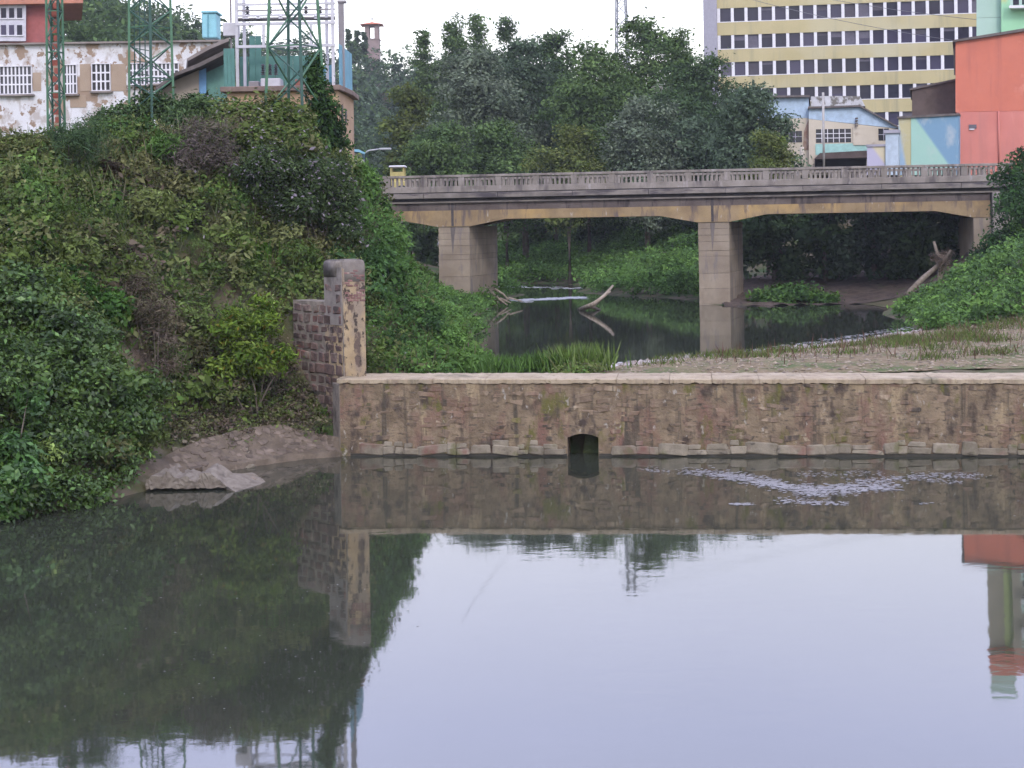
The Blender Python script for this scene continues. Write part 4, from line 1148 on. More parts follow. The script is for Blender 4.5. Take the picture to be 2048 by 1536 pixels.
# ================================================================== PYLONS, TOWER, CABLES
PGREEN = flat('pylon_green', (0.07, 0.17, 0.095), 0.5, 0.15)
PDARK = flat('pylon_dark_green', (0.03, 0.085, 0.065), 0.5, 0.15)
PGREY = flat('pylon_grey', (0.30, 0.31, 0.34), 0.5, 0.05)
RUST = flat('rust_red', (0.30, 0.085, 0.06), 0.8, 0.2)
def pylon(name, label, px, py_base, py_top, Z, r_base, r_top, ang, panel, mats, leg_w=0.07, br_w=0.035, group=None, faces=(0, 1, 2, 3)):
    c0 = P(px, py_base, Z); top = P(px, py_top, Z).z
    root = thing(name, c0, label, 'pylon', group)
    h = top - c0.z
    def corner(k, z):
        f = (z - c0.z) / h
        r = r_base + (r_top - r_base) * f
        a = ang + k * math.pi / 2
        return Vector((c0.x + math.cos(a) * r, c0.y + math.sin(a) * r, z))
    for k in range(4):
        bar('leg', corner(k, c0.z - 1.3), corner(k, top), leg_w, mats[k % len(mats)], root)
    n = max(2, int(h / panel))
    for i in range(-1, n):
        za, zb2 = c0.z + h * i / n, c0.z + h * (i + 1) / n
        for k in faces:
            a, b = (k, (k + 1) % 4) if (i + k) % 2 else ((k + 1) % 4, k)
            bar('brace', corner(a, za), corner(b, zb2), br_w, mats[(k + 1) % len(mats)], root)
            if i % 3 == 0 and i > 0:
                bar('cross_brace', corner(k, za), corner((k + 1) % 4, za), br_w, mats[k % len(mats)], root)
    return root, corner, top
pyA, cA, tA = pylon('lattice_mast', 'slim green and rust red lattice mast at the left edge', 113, 268, -140, 50.5, 0.30, 0.27, math.radians(40), 0.45, [PGREEN, PDARK], 0.06, 0.03)
a = P(114, 262, 50.5); b = P(114, -130, 50.5)
for i in range(24):
    z0 = a.z + (b.z - a.z) * i / 24; z1 = a.z + (b.z - a.z) * (i + 0.7) / 24
    block('rust_plate', (a.x + (0.03 if i % 2 else -0.03), a.y, (z0 + z1) / 2), (0.17, 0.03, z1 - z0), 0, RUST, pyA)
pyB, cB, tB = pylon('lattice_pylon', 'dark green lattice pylon standing between the factory windows', 304, 262, -220, 50.5, 0.74, 0.62, math.radians(14), 0.55, [PGREEN, PDARK], 0.08, 0.035)
for i in range(16):
    za = cB(0, 9.0).z + i * 0.42
    bar('ladder_rung', cB(2, za) + Vector((0.1, -0.05, 0)), cB(1, za) + Vector((-0.05, -0.05, 0)), 0.025, PDARK, pyB)
for off_ in (0.25, 0.5, 0.75):
    bar('cable_riser', cB(2, 9).lerp(cB(1, 9), off_), cB(2, 16).lerp(cB(1, 16), off_), 0.03, PDARK, pyB)
pyC, cC, tC = pylon('ivy_pylon', 'green lattice pylon with ivy on it in front of the substation', 592, 290, -230, 50.0, 1.06, 0.62, math.radians(21), 1.05, [PGREEN, PDARK], 0.085, 0.045)
pyD, cD, tD = pylon('far_pylon', 'distant grey lattice pylon behind the trees', 1248, 330, -107, 200.0, 1.55, 0.62, math.radians(30), 1.5, [PGREY], 0.14, 0.09)
for yy, hw in ((-95, 26), (-70, 32)):
    bar('cross_arm', P(1248 - hw, yy + 0.4, 200), P(1248 + hw, yy - 0.4, 200), 0.22, PGREY, pyD)
CAB = flat('cable_grey', (0.16, 0.16, 0.17), 0.6)
def cable(a, b, sag, label, r=0.03):
    a, b = Vector(a), Vector(b)
    pts = [a.lerp(b, i / 18) - Vector((0, 0, sag * 4 * (i / 18) * (1 - i / 18))) for i in range(19)]
    o = tube('power_cable', pts, r, CAB, None, 4)
    return tag(o, label, 'cable', 'overhead power cables')
cable(P(900, -90, 150), P(1244, 22, 200), 6.2, 'sagging overhead cable crossing the sky left of the far pylon', 0.025)
cable(P(1275, -70, 200), P(2300, 120, 160), 2.2, 'overhead cable crossing the upper rows of office windows', 0.03)
cable(P(1275, -95, 200), P(2300, 60, 160), 2.2, 'overhead cable highest across the office block', 0.03)

STB = mottle('tower_stone', (0.24, 0.18, 0.17), (0.32, 0.25, 0.23), 0.5)
TILE = flat('orange_tile', (0.50, 0.15, 0.07), 0.8, 0.12)
ZB = 340.0
bt = thing('bell_tower', P(744, 120, ZB), 'small bell tower with an orange tiled roof on the wooded hill', 'tower')
a, b = P(731, 190, ZB), P(758, 79, ZB)
wd_ = b.x - a.x
box('shaft', (a.x, ZB, a.z), (b.x, ZB + wd_, b.z), STB, bt)
zt1 = P(744, 52, ZB).z
for sx in (0, 1):
    for sy in (0, 1):
        x0 = a.x + 0.1 if sx == 0 else b.x - 1.05
        y0 = ZB + 0.1 if sy == 0 else ZB + wd_ - 1.05
        box('belfry_pier', (x0, y0, b.z), (x0 + 0.95, y0 + 0.95, zt1), STB, bt)
box('belfry_sill', (a.x - 0.15, ZB - 0.15, b.z + 0.003), (b.x + 0.15, ZB + wd_ + 0.15, b.z + 0.25), STB, bt)
box('belfry_lintel', (a.x + 0.1, ZB + 0.09, zt1 + 0.003), (b.x - 0.1, ZB + wd_ - 0.1, zt1 + 0.35), STB, bt)
e = 0.9; zr_ = zt1 + 0.35; ap = P(744, 42, ZB).z
mesh('roof', [(a.x - e, ZB - e, zr_), (b.x + e, ZB - e, zr_), (b.x + e, ZB + wd_ + e, zr_), (a.x - e, ZB + wd_ + e, zr_), ((a.x + b.x) / 2, ZB + wd_ / 2, ap)], [(0, 1, 4), (1, 2, 4), (2, 3, 4), (3, 0, 4), (3, 2, 1, 0)], TILE, bt)
cx_ = (a.x + b.x) / 2; cy_ = ZB + wd_ / 2
bar('cross', (cx_, cy_, ap - 0.2), (cx_, cy_, ap + 1.1), 0.12, DARK, bt)
bar('cross', (cx_ - 0.45, cy_, ap + 0.7), (cx_ + 0.45, cy_, ap + 0.7), 0.12, DARK, bt)

# ================================================================== TREES
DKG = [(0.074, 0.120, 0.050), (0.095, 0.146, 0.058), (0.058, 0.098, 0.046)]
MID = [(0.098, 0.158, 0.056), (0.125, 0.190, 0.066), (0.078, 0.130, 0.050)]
GRYG = [(0.145, 0.180, 0.118), (0.115, 0.155, 0.098), (0.170, 0.205, 0.140)]
BLUG = [(0.090, 0.130, 0.080), (0.110, 0.155, 0.092), (0.070, 0.108, 0.064)]
YELG = [(0.124, 0.156, 0.046), (0.098, 0.137, 0.042), (0.156, 0.182, 0.058)]
def make_tree(name, label, px, hw, y_top, y_bot, Z, cols, n=380, per=34, leaf=0.20, nl=12, seed=0, group='trees behind the bridge', spire=0.0, cat='tree', cr=0.75, flare=1.0):
    rs = random.Random(seed)
    top, bot = P(px, y_top, Z), P(px, y_bot, Z)
    R = hw / F_PX * Z
    zc = (top.z + bot.z) / 2; hz = (top.z - bot.z) / 2
    zg = gz1(top.x, Z)
    root = thing(name, (top.x, Z, min(zg, bot.z)), label, cat, group)
    lobes = []
    for i in range(nl):
        f = (i + 0.5) / nl                         # height fraction
        prof = math.sin(math.pi * min(1, max(0.0, (f * 0.80 + 0.14)))) ** 0.6
        if spire: prof *= (1 - spire * f)
        a = rs.uniform(0, 2 * math.pi); rr = R * prof * rs.uniform(0.3, 0.8)
        lr = R * prof * rs.uniform(0.30, 0.50) + 0.35
        z = bot.z + (top.z - bot.z) * f
        lz = min(lr * rs.uniform(0.7, 1.0), max(0.4, (top.z - z) * 1.0 + 0.15))
        lobes.append((top.x + math.cos(a) * rr, Z + math.sin(a) * rr * 0.9, z, lr, lr, max(lz, 0.5)))
    tw = 0.15 if spire > 0.3 else 0.27
    lobes.append((top.x + rs.uniform(-.1, .1) * R, Z, top.z - 0.2 * hz, R * tw, R * tw, 0.2 * hz))
    lobes.append((top.x, Z, zc, R * 0.5, R * 0.5, hz * 0.55))
    foliage('crown', lobes, n, per, cr * min(R, 4.0) / 3.4, leaf, cols, None, root, 0.55, inner=0.5, down=0.5)
    bm = bmesh.new()
    base = Vector((top.x, Z, zg - 0.3))
    tr = max(0.14, R * 0.075)
    pts = [base, base + Vector((rs.uniform(-.1, .1), 0, (zc - base.z) * 0.5)), Vector((top.x + rs.uniform(-.2, .2) * R * 0.3, Z, zc)), Vector((top.x, Z, top.z - hz * 0.35))]
    tube_into(bm, pts, [tr, tr * 0.8, tr * 0.5, tr * 0.12])
    for l in lobes[:9]:
        st_ = pts[1].lerp(pts[2], rs.random())
        e_ = Vector(l[:3]); m_ = st_.lerp(e_, 0.5) + Vector((0, 0, 0.2))
        tube_into(bm, [st_, m_, e_], [tr * 0.4, tr * 0.26, tr * 0.08], 5)
    bm_obj('trunk', bm, BARK, root, smooth=True)
    return root
TREES = [
    ('poplar_tree', 'leftmost tall poplar with a lone spire top beside the hill', 846, 36, 62, 330, 170, MID, 190, 32, .24, 14, 0.5),
    ('poplar_tree', 'tall poplar with a narrow top above the grey willow', 905, 52, 36, 330, 172, MID, 300, 32, .24, 15, 0.5),
    ('poplar_tree', 'poplar with the highest thin spire left of centre', 953, 48, 34, 330, 175, MID, 270, 32, .24, 15, 0.55),
    ('poplar_tree', 'rightmost poplar of the row, dark conical top', 1016, 46, 38, 330, 174, DKG, 250, 32, .24, 14, 0.6),
    ('leafy_tree', 'yellow green tree at the left end of the bridge', 815, 44, 175, 400, 128, YELG, 240, 34, .20, 11, 0.15),
    ('willow_tree', 'broad silvery grey willow behind the left pier', 950, 100, 105, 420, 126, GRYG, 520, 40, .19, 15, 0.0),
    ('willow_tree', 'dull bluish green tree right of the silvery willow', 1045, 80, 88, 430, 132, BLUG, 420, 38, .20, 14, 0.0),
    ('leafy_tree', 'dark green tree with a flat top above mid bridge', 1105, 58, 68, 430, 142, DKG, 330, 36, .22, 13, 0.1),
    ('leafy_tree', 'fresh green round tree left of the tallest tree', 1172, 80, 95, 440, 124, MID, 460, 38, .20, 15, 0.0),
    ('leafy_tree', 'tallest tree in front of the far pylon', 1272, 74, 42, 440, 132, MID, 480, 38, .21, 16, 0.2),
    ('leafy_tree', 'green tree with a pointed top right of the tallest tree', 1352, 62, 68, 440, 134, MID, 380, 38, .21, 14, 0.2),
    ('leafy_tree', 'wide dark tree covering the office corner', 1400, 92, 118, 440, 122, DKG, 480, 40, .19, 15, 0.1),
    ('leafy_tree', 'dark drooping tree against the pale blue workshop', 1500, 82, 182, 440, 104, BLUG, 420, 38, .16, 13, 0.1),
    ('leafy_tree', 'small bright green tree low above the rail by the workshop', 1532, 46, 272, 400, 97, YELG, 190, 34, .13, 9, 0.0),
    ('leafy_tree', 'yellowish green tree low above the middle of the rail', 1135, 58, 250, 450, 114, YELG, 260, 36, .17, 10, 0.0),
    ('leafy_tree', 'grey green low tree behind the rail right of centre', 1290, 70, 200, 450, 116, GRYG, 340, 38, .17, 12, 0.0),
    ('leafy_tree', 'dark low tree behind the rail left of centre', 1010, 76, 250, 455, 120, MID, 300, 36, .18, 12, 0.0),
    ('leafy_tree', 'olive low tree behind the rail near the left pier', 885, 62, 255, 455, 118, MID, 260, 36, .18, 11, 0.0),
    ('leafy_tree', 'dark low tree behind the rail above the right pier', 1410, 70, 240, 450, 115, BLUG, 300, 36, .18, 11, 0.0),
]
for i, t in enumerate(TREES):
    make_tree(t[0], t[1], t[2], t[3] * 1.22, t[4], t[5], t[6], t[7], int(t[8] * 1.9), t[9], t[10] * 0.74, int(t[11] * 1.6), 100 + i, spire=t[12])

# trees in the shade of the right span and beyond the pool
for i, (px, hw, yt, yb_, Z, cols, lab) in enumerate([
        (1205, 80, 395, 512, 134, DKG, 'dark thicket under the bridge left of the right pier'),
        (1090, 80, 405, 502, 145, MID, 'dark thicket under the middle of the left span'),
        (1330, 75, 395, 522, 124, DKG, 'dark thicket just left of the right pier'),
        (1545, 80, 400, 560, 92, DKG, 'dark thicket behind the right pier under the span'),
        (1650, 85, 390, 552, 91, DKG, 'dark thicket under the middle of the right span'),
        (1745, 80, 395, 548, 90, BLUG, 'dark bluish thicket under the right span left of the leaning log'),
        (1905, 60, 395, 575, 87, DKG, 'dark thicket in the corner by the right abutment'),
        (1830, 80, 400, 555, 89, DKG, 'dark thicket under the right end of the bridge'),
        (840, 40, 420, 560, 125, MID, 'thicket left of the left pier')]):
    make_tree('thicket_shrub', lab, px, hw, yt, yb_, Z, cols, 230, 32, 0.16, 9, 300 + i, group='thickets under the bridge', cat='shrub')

# wooded hills read as one mass
def wood(name, label, xr, yr, n, zmin, leaf, per, cols):
    C, D, CO = [], [], []
    x = RNG.uniform(*xr, n); y = RNG.uniform(*yr, n); z = gz(x, y)
    k = z > zmin
    x, y, z = x[k], y[k], z[k]
    lob = []
    for i in range(len(x)):
        r = RNG.uniform(2.0, 4.0)
        for j in range(3):
            lob.append((x[i] + RNG.normal() * r * 0.4, y[i] + RNG.normal() * r * 0.4, z[i] + r * (0.7 + 0.55 * j), r * (1 - 0.2 * j), r * (1 - 0.2 * j), r * 0.9))
    o = foliage(name, lob, len(x) * 9, per, 1.3, leaf, cols, inner=0.7, down=0.1)
    return tag(o, label, 'woodland', kind='stuff')
wood('woodland', 'dense green wood on the hill behind the factory', (-82, -28), (138, 232), 330, 11, 0.40, 14, MID + DKG)
wood('woodland', 'hazy dark wood on the hill below the bell tower', (-62, 40), (215, 334), 900, 7, 0.48, 13, DKG + BLUG)
for i, (px, yt, hw) in enumerate(((697, 60, 9), (714, 62, 7), (728, 66, 9), (706, 80, 14))):
    make_tree('conifer_tree', ('first', 'second', 'third', 'broad')[i] + ' dark conifer left of the bell tower on the hill', px, hw, yt, 125, 330, DKG, 40, 26, .5, 8, 400 + i, 'conifers by the bell tower', spire=0.8)

# ================================================================== LEFT BANK VEGETATION
def project(x, y, z):
    u = x / y * F_PX; v = (CAM_H - z) / y * F_PX
    return CX + u * CR + v * SR, CY - u * SR + v * CR
def hump(x, y):
    return 0.5 + 0.22 * np.sin(x * 1.3 + 0.7 * np.sin(y * 0.9)) + 0.18 * np.sin(y * 1.9 + x * 0.8) + 0.10 * np.sin(x * 3.7 - y * 2.3)
OLIVE = [(0.105, 0.155, 0.040), (0.135, 0.170, 0.055), (0.080, 0.128, 0.036), (0.150, 0.155, 0.070)]
IVY = [(0.070, 0.140, 0.044), (0.098, 0.185, 0.052), (0.060, 0.115, 0.046)]
FRESH = [(0.095, 0.180, 0.045), (0.130, 0.230, 0.058), (0.080, 0.150, 0.042)]
BROWN = [(0.163, 0.124, 0.098), (0.130, 0.104, 0.078), (0.117, 0.111, 0.058)]
DRYG = [(0.144, 0.150, 0.062), (0.169, 0.169, 0.077), (0.119, 0.125, 0.050)]
ZONES = [(300, 380, 70, 60, BROWN), (440, 280, 60, 60, BROWN), (250, 560, 70, 60, BROWN + OLIVE), (330, 690, 60, 70, BROWN), (300, 340, 90, 40, DRYG), (430, 770, 90, 60, BROWN), (170, 250, 60, 40, FRESH),
         (700, 480, 60, 90, IVY), (780, 560, 60, 90, IVY), (740, 360, 35, 70, FRESH), (800, 480, 30, 60, FRESH), (900, 690, 150, 60, FRESH), (820, 660, 80, 60, IVY), (1000, 720, 110, 40, FRESH), (60, 420, 80, 60, FRESH + OLIVE),
         (600, 500, 60, 40, DRYG), (520, 560, 60, 40, OLIVE), (470, 420, 60, 40, FRESH + OLIVE)]
def bank_points(n, xr, yr):
    x = RNG.uniform(*xr, n); y = RNG.uniform(*yr, n); z = gz(x, y)
    px, py = project(x, y, z)
    lx_, ly_ = dam_local(x, y)
    ok = (z > 0.25)
    sx = np.interp(y, [28] + [p.y for p in LEFT_SHORE], [-14] + [p.x for p in LEFT_SHORE])
    ok &= (x < sx + 0.1) | (ly_ > 1.7)
    ok &= ~((px > 300) & (px < 690) & (py > np.where(px < 500, 862, 842) - 22 * np.abs(RNG.normal(size=n))))                               # the apron stays bare
    ok &= ~((px > 545) & (px < 640) & (py > 640) & (y < 44.0))                  # in front of the wing wall
    ok &= ~((lx_ > -1.9) & (lx_ < 0.9) & (ly_ < 1.55 - np.minimum(lx_, 0) * 0.95))   # pillar and wing footprint
    ok &= (y < 60) | (x > -9)
    # pool side: only on land
    ok &= ~((ly_ > 1.4) & (z < UP + 0.02))
    return x[ok], y[ok], z[ok], px[ok], py[ok]
def zone_cols(px, py):
    out = pal(len(px), OLIVE)
    alt = {}
    for (zx, zy, rx, ry, pl_) in ZONES:
        wgt = np.exp(-(((px - zx) / rx) ** 2 + ((py - zy) / ry) ** 2))
        k = RNG.random(len(px)) < wgt * np.where(pl_ is BROWN, 0.55, 1.15)
        out[k] = pal(int(k.sum()), pl_)
    return out
x, y, z, px, py = bank_points(11500, (-19, 2.2), (33, 62))
hole = np.sin(x * 2.1 + 1.3 * np.sin(y * 1.7)) + np.sin(y * 2.6 - x * 1.1) + 0.6 * np.sin(x * 5.3 + y * 4.1)
kp = (hole > -1.7) | (RNG.random(len(x)) < 0.35)
x, y, z, px, py = x[kp], y[kp], z[kp], px[kp], py[kp]
h = hump(x, y) * np.where((px > 765) & (py > 540), 0.3, 1.0)
n_ = len(x)
Cc = np.stack([x, y, z + 0.05 + np.maximum(h, 0.05) * 0.9], axis=1)
Dd = unit(np.stack([0.25 + RNG.normal(size=n_) * .3, -0.8 + RNG.normal(size=n_) * .3, 0.5 + np.zeros(n_)], axis=1))
pos, nrm, S, colr = clump_leaves(Cc, Dd, 30, 0.34, 0.066, zone_cols(px, py), jit=0.2, up=0.4, flat_=0.8)
S = S * np.repeat(np.clip(np.exp(RNG.normal(size=n_) * 0.3), 0.6, 1.6), 30)        # small and large leaved plants
k = (RNG.random(len(colr)) < 0.003)
colr[k] = pal(int(k.sum()), [(0.32, 0.28, 0.32), (0.36, 0.33, 0.33)], 0.1); S[k] *= 0.6
br = poly_mesh('bramble_thicket', leaf_quads(pos, nrm, S, 0.5), 4, colr, LEAF)
tag(br, 'tangled brambles and ivy covering the left embankment', 'brambles', kind='stuff')
# scrub: bulky mounds of different plants standing out of the brambles
x, y, z, px, py = bank_points(420, (-17.5, -1.5), (34, 58))
LC, LD, LCOL, LR, LS = [], [], [], [], []
zc_ = zone_cols(px, py)
for i in range(len(x)):
    r = RNG.uniform(0.28, 0.62) * (0.55 if (px[i] > 765 and py[i] > 540) else 1.0)
    m_ = int(26 * r / 0.45)
    d = unit(RNG.normal(size=(m_, 3)) + np.array([0, -0.3, 0.5]))
    LC.append(np.array([x[i], y[i], z[i] + 0.35 + r * 0.55]) + d * np.array([r, r, r * 0.85]) * RNG.uniform(0.6, 1.05, (m_, 1)))
    LD.append(d); LCOL.append(np.clip(zc_[i] * RNG.uniform(0.75, 1.3), 0.01, 0.4) * (1 + RNG.normal(size=(m_, 1)) * 0.1))
    LS.append(np.full(m_, RNG.uniform(0.65, 1.5)))
LC, LD, LCOL, LS = np.concatenate(LC), np.concatenate(LD), np.concatenate(LCOL), np.concatenate(LS)
pos, nrm, S, colr = clump_leaves(LC, LD, 18, 0.17, 0.058, LCOL, jit=0.18, up=0.35, flat_=0.9)
S = S * np.repeat(LS, 18)
tag(poly_mesh('mixed_scrub', leaf_quads(pos, nrm, S, 0.42), 4, colr, LEAF), 'mixed scrub of small mounded plants growing through the brambles', 'scrub', kind='stuff')
# tall feathery grass near the top of the bank
x, y, z, px, py = bank_points(9000, (-17.5, -6), (40, 52))
k = (np.exp(-((px - 150) / 85) ** 2 - ((py - 330) / 55) ** 2) + 0.6 * np.exp(-((px - 420) / 60) ** 2 - ((py - 330) / 40) ** 2) + 0.03) > RNG.random(len(x))
bv, bc = blades(np.stack([x, y, z + 0.25], axis=1)[k], RNG.uniform(0.7, 1.35, int(k.sum())), 0.3, 0.015, cols=[(0.12, 0.18, 0.07), (0.16, 0.21, 0.09), (0.20, 0.19, 0.12), (0.10, 0.15, 0.07)])
tag(poly_mesh('feathery_grass', bv, 5, bc, LEAF), 'tall pale feathery grass near the top of the left bank', 'grass', kind='stuff')
# dry stems and grass blades mixed through it
x, y, z, px, py = bank_points(5000, (-19, 2.2), (33, 60))
bs = np.stack([x, y, z + 0.15], axis=1)
bv, bc = blades(bs, RNG.uniform(0.4, 1.1, len(x)), 0.45, 0.014, cols=BROWN + DRYG + FRESH)
tag(poly_mesh('bank_grass', bv, 5, bc, LEAF), 'dry stems and grass on the left embankment', 'grass', kind='stuff')

def shrub(name, label, lobes, n, per, cr, leaf, cols, mat=None, extra=None, cat='shrub', group=None, stems=5, aspect=0.5, inner=0.55, down=0.4):
    L = [(p.x, p.y, p.z, r[0], r[1], r[2]) for p, r in lobes]
    c = sum((p for p, r in lobes), Vector()) / len(lobes)
    zg = gz1(c.x, c.y)
    root = thing(name, (c.x, c.y, min(zg, c.z)), label, cat, group)
    foliage('foliage', L, n, per, cr, leaf, cols, mat, root, aspect, inner, down, extra)
    bm = bmesh.new()
    for i in range(stems):
        l = L[i % len(L)]
        b0_ = Vector((c.x + random.uniform(-.2, .2), c.y + random.uniform(-.1, .2), min(zg, l[2]) - 0.1))
        e_ = Vector((l[0] + random.uniform(-.4, .4) * l[3], l[1], l[2] + random.uniform(-.2, .5) * l[5]))
        tube_into(bm, [b0_, b0_.lerp(e_, 0.5) + Vector((random.uniform(-.1, .1), 0, 0.1)), e_], [0.03, 0.022, 0.008], 5)
    bm_obj('stem', bm, BARK, root)
    return root
def lob(px, py, Z, rx, ry=None, rz=None): return (P(px, py, Z), (rx, ry or rx, rz or rx))
shrub('waterside_bush', 'big dark leafy bush hanging over the water at the left edge',
      [lob(20, 640, 37.0, 1.3), lob(130, 700, 37.0, 1.2), lob(60, 800, 35.5, 1.2), lob(190, 790, 36.2, 1.1), lob(255, 850, 36.5, .75), lob(120, 900, 34.8, 1.0), lob(220, 920, 35.6, .65), lob(0, 930, 33.6, .7), lob(-60, 780, 34.5, 1.6), lob(285, 790, 37.4, .5), lob(-80, 650, 37, 1.6), lob(60, 1000, 33.0, .5), lob(150, 985, 33.9, .48), lob(232, 972, 34.9, .36), lob(-60, 1000, 32.4, .9), lob(105, 1005, 33.4, .36), lob(195, 985, 34.4, .34), lob(15, 1025, 32.5, .4)],
      1350, 40, 0.30, 0.066, [(0.058, 0.108, 0.022), (0.085, 0.145, 0.028), (0.036, 0.070, 0.020), (0.068, 0.115, 0.028)], GLOSSY_LEAF, ([(0.13, 0.23, 0.06), (0.10, 0.20, 0.05)], 0.12), stems=14)
shrub('water_edge_sprig', 'bright large-leaved sprig low at the left edge over the water',
      [lob(20, 905, 33.0, .42), lob(45, 960, 32.6, .4), lob(10, 1000, 32.3, .35), lob(60, 800, 33.5, .25)], 95, 30, 0.22, 0.082, [(0.07, 0.15, 0.035), (0.05, 0.11, 0.035), (0.09, 0.18, 0.05)], GLOSSY_LEAF)
shrub('bright_green_bush', 'bright green bush high on the left edge of the bank',
      [lob(30, 500, 40.0, 1.0, 1, .8), lob(120, 590, 39.4, .9, .9, .7), lob(-20, 580, 39.2, 1.0, 1, .8), lob(210, 620, 39.8, .6, .6, .5)], 320, 34, 0.34, 0.075, [(0.055, 0.12, 0.028), (0.075, 0.15, 0.032), (0.04, 0.085, 0.025)])
shrub('yellow_green_sapling', 'yellow green sapling growing in front of the wing wall',
      [lob(470, 660, 41.6, .5, .4, .6), lob(530, 650, 41.8, .4, .4, .5), lob(500, 720, 41.4, .6, .45, .55), lob(570, 720, 41.5, .3, .3, .35), lob(440, 745, 41.3, .35, .3, .35), lob(525, 612, 42.0, .16, .16, .22)],
      190, 26, 0.25, 0.085, [(0.13, 0.20, 0.030), (0.095, 0.165, 0.028), (0.16, 0.22, 0.045)], None, ([(0.22, 0.17, 0.03)], 0.03), aspect=0.32)
shrub('feathery_broom', 'tall feathery blue-green broom at the top of the bank under the mast',
      [lob(140, 300, 43.4, .8, .6, .75), lob(180, 280, 43.7, .55, .5, .8), lob(105, 325, 45.8, .5, .5, .5)], 130, 22, 0.3, 0.12, [(0.07, 0.12, 0.055), (0.085, 0.135, 0.06), (0.06, 0.10, 0.05)], aspect=0.10)
shrub('dry_shrub', 'dry purplish brown shrub at the top of the bank',
      [lob(410, 285, 46.4, .95, .8, .8), lob(440, 330, 46.0, .7, .6, .7), lob(375, 320, 45.7, .6, .5, .6)], 150, 28, 0.34, 0.075, [(0.15, 0.12, 0.115), (0.12, 0.10, 0.085), (0.11, 0.10, 0.07)], aspect=0.2)
shrub('dead_bush', 'dead brown twiggy bush hanging beside the dark waterside bush',
      [lob(310, 660, 40.0, .45, .4, 1.0), lob(340, 740, 39.6, .35, .3, .8), lob(275, 590, 40.4, .55, .4, .6)], 90, 24, 0.3, 0.09, [(0.15, 0.115, 0.09), (0.11, 0.085, 0.065), (0.13, 0.12, 0.07)], aspect=0.12)
shrub('flowering_shrub', 'dark shrub with pale lilac flowers on the upper bank',
      [lob(540, 350, 45.6, .9, .8, .8), lob(620, 370, 46.0, .9, .8, .85), lob(670, 410, 46.4, .75, .7, .8), lob(590, 420, 45.2, .8, .7, .6), lob(672, 345, 47.0, .4, .4, .5), lob(690, 470, 46.2, .5, .5, .6)],
      520, 34, 0.34, 0.056, [(0.062, 0.092, 0.038), (0.080, 0.115, 0.048), (0.046, 0.070, 0.034)], None, ([(0.30, 0.26, 0.31), (0.26, 0.23, 0.25)], 0.07))
shrub('flowering_shrub', 'olive shrub with scattered pale flowers in front of the substation',
      [lob(480, 240, 48.9, .9, .7, .55), lob(560, 262, 48.4, .9, .8, .7), lob(600, 300, 47.6, .7, .7, .7), lob(520, 290, 47.6, .8, .7, .6), lob(430, 225, 49.9, .6, .5, .5)],
      300, 30, 0.34, 0.075, OLIVE, None, ([(0.32, 0.28, 0.34), (0.30, 0.27, 0.28)], 0.04))
shrub('dark_hedge', 'dark evergreen hedge at the foot of the factory wall',
      [lob(330, 225, 50.4, .8, .6, .45), lob(270, 235, 50.4, .7, .6, .5), lob(390, 215, 54.0, .5, .5, .4), lob(220, 245, 49.9, .6, .6, .4), lob(300, 205, 50.6, .3, .3, .4)], 230, 28, 0.3, 0.07, DKG)
shrub('olive_bush', 'pale olive bush in the middle of the bank',
      [lob(270, 360, 45.2, .9, .7, .45), lob(350, 380, 45.5, .8, .6, .45)], 170, 30, 0.3, 0.07, DRYG)
shrub('climbing_ivy', 'ivy climbing the right leg of the pylon before the substation',
      [lob(626, 150, 50.2, .26, .2, .4), lob(637, 185, 50.2, .32, .25, .5), lob(645, 225, 50.2, .46, .3, .6), lob(655, 262, 50.4, .62, .45, .6), lob(672, 292, 51.0, .38, .4, .45), lob(640, 290, 50.2, .5, .5, .5), lob(632, 125, 50.5, .1, .1, .3)],
      260, 30, 0.25, 0.07, [(0.040, 0.080, 0.028), (0.060, 0.115, 0.035), (0.030, 0.058, 0.028)], cat='ivy')
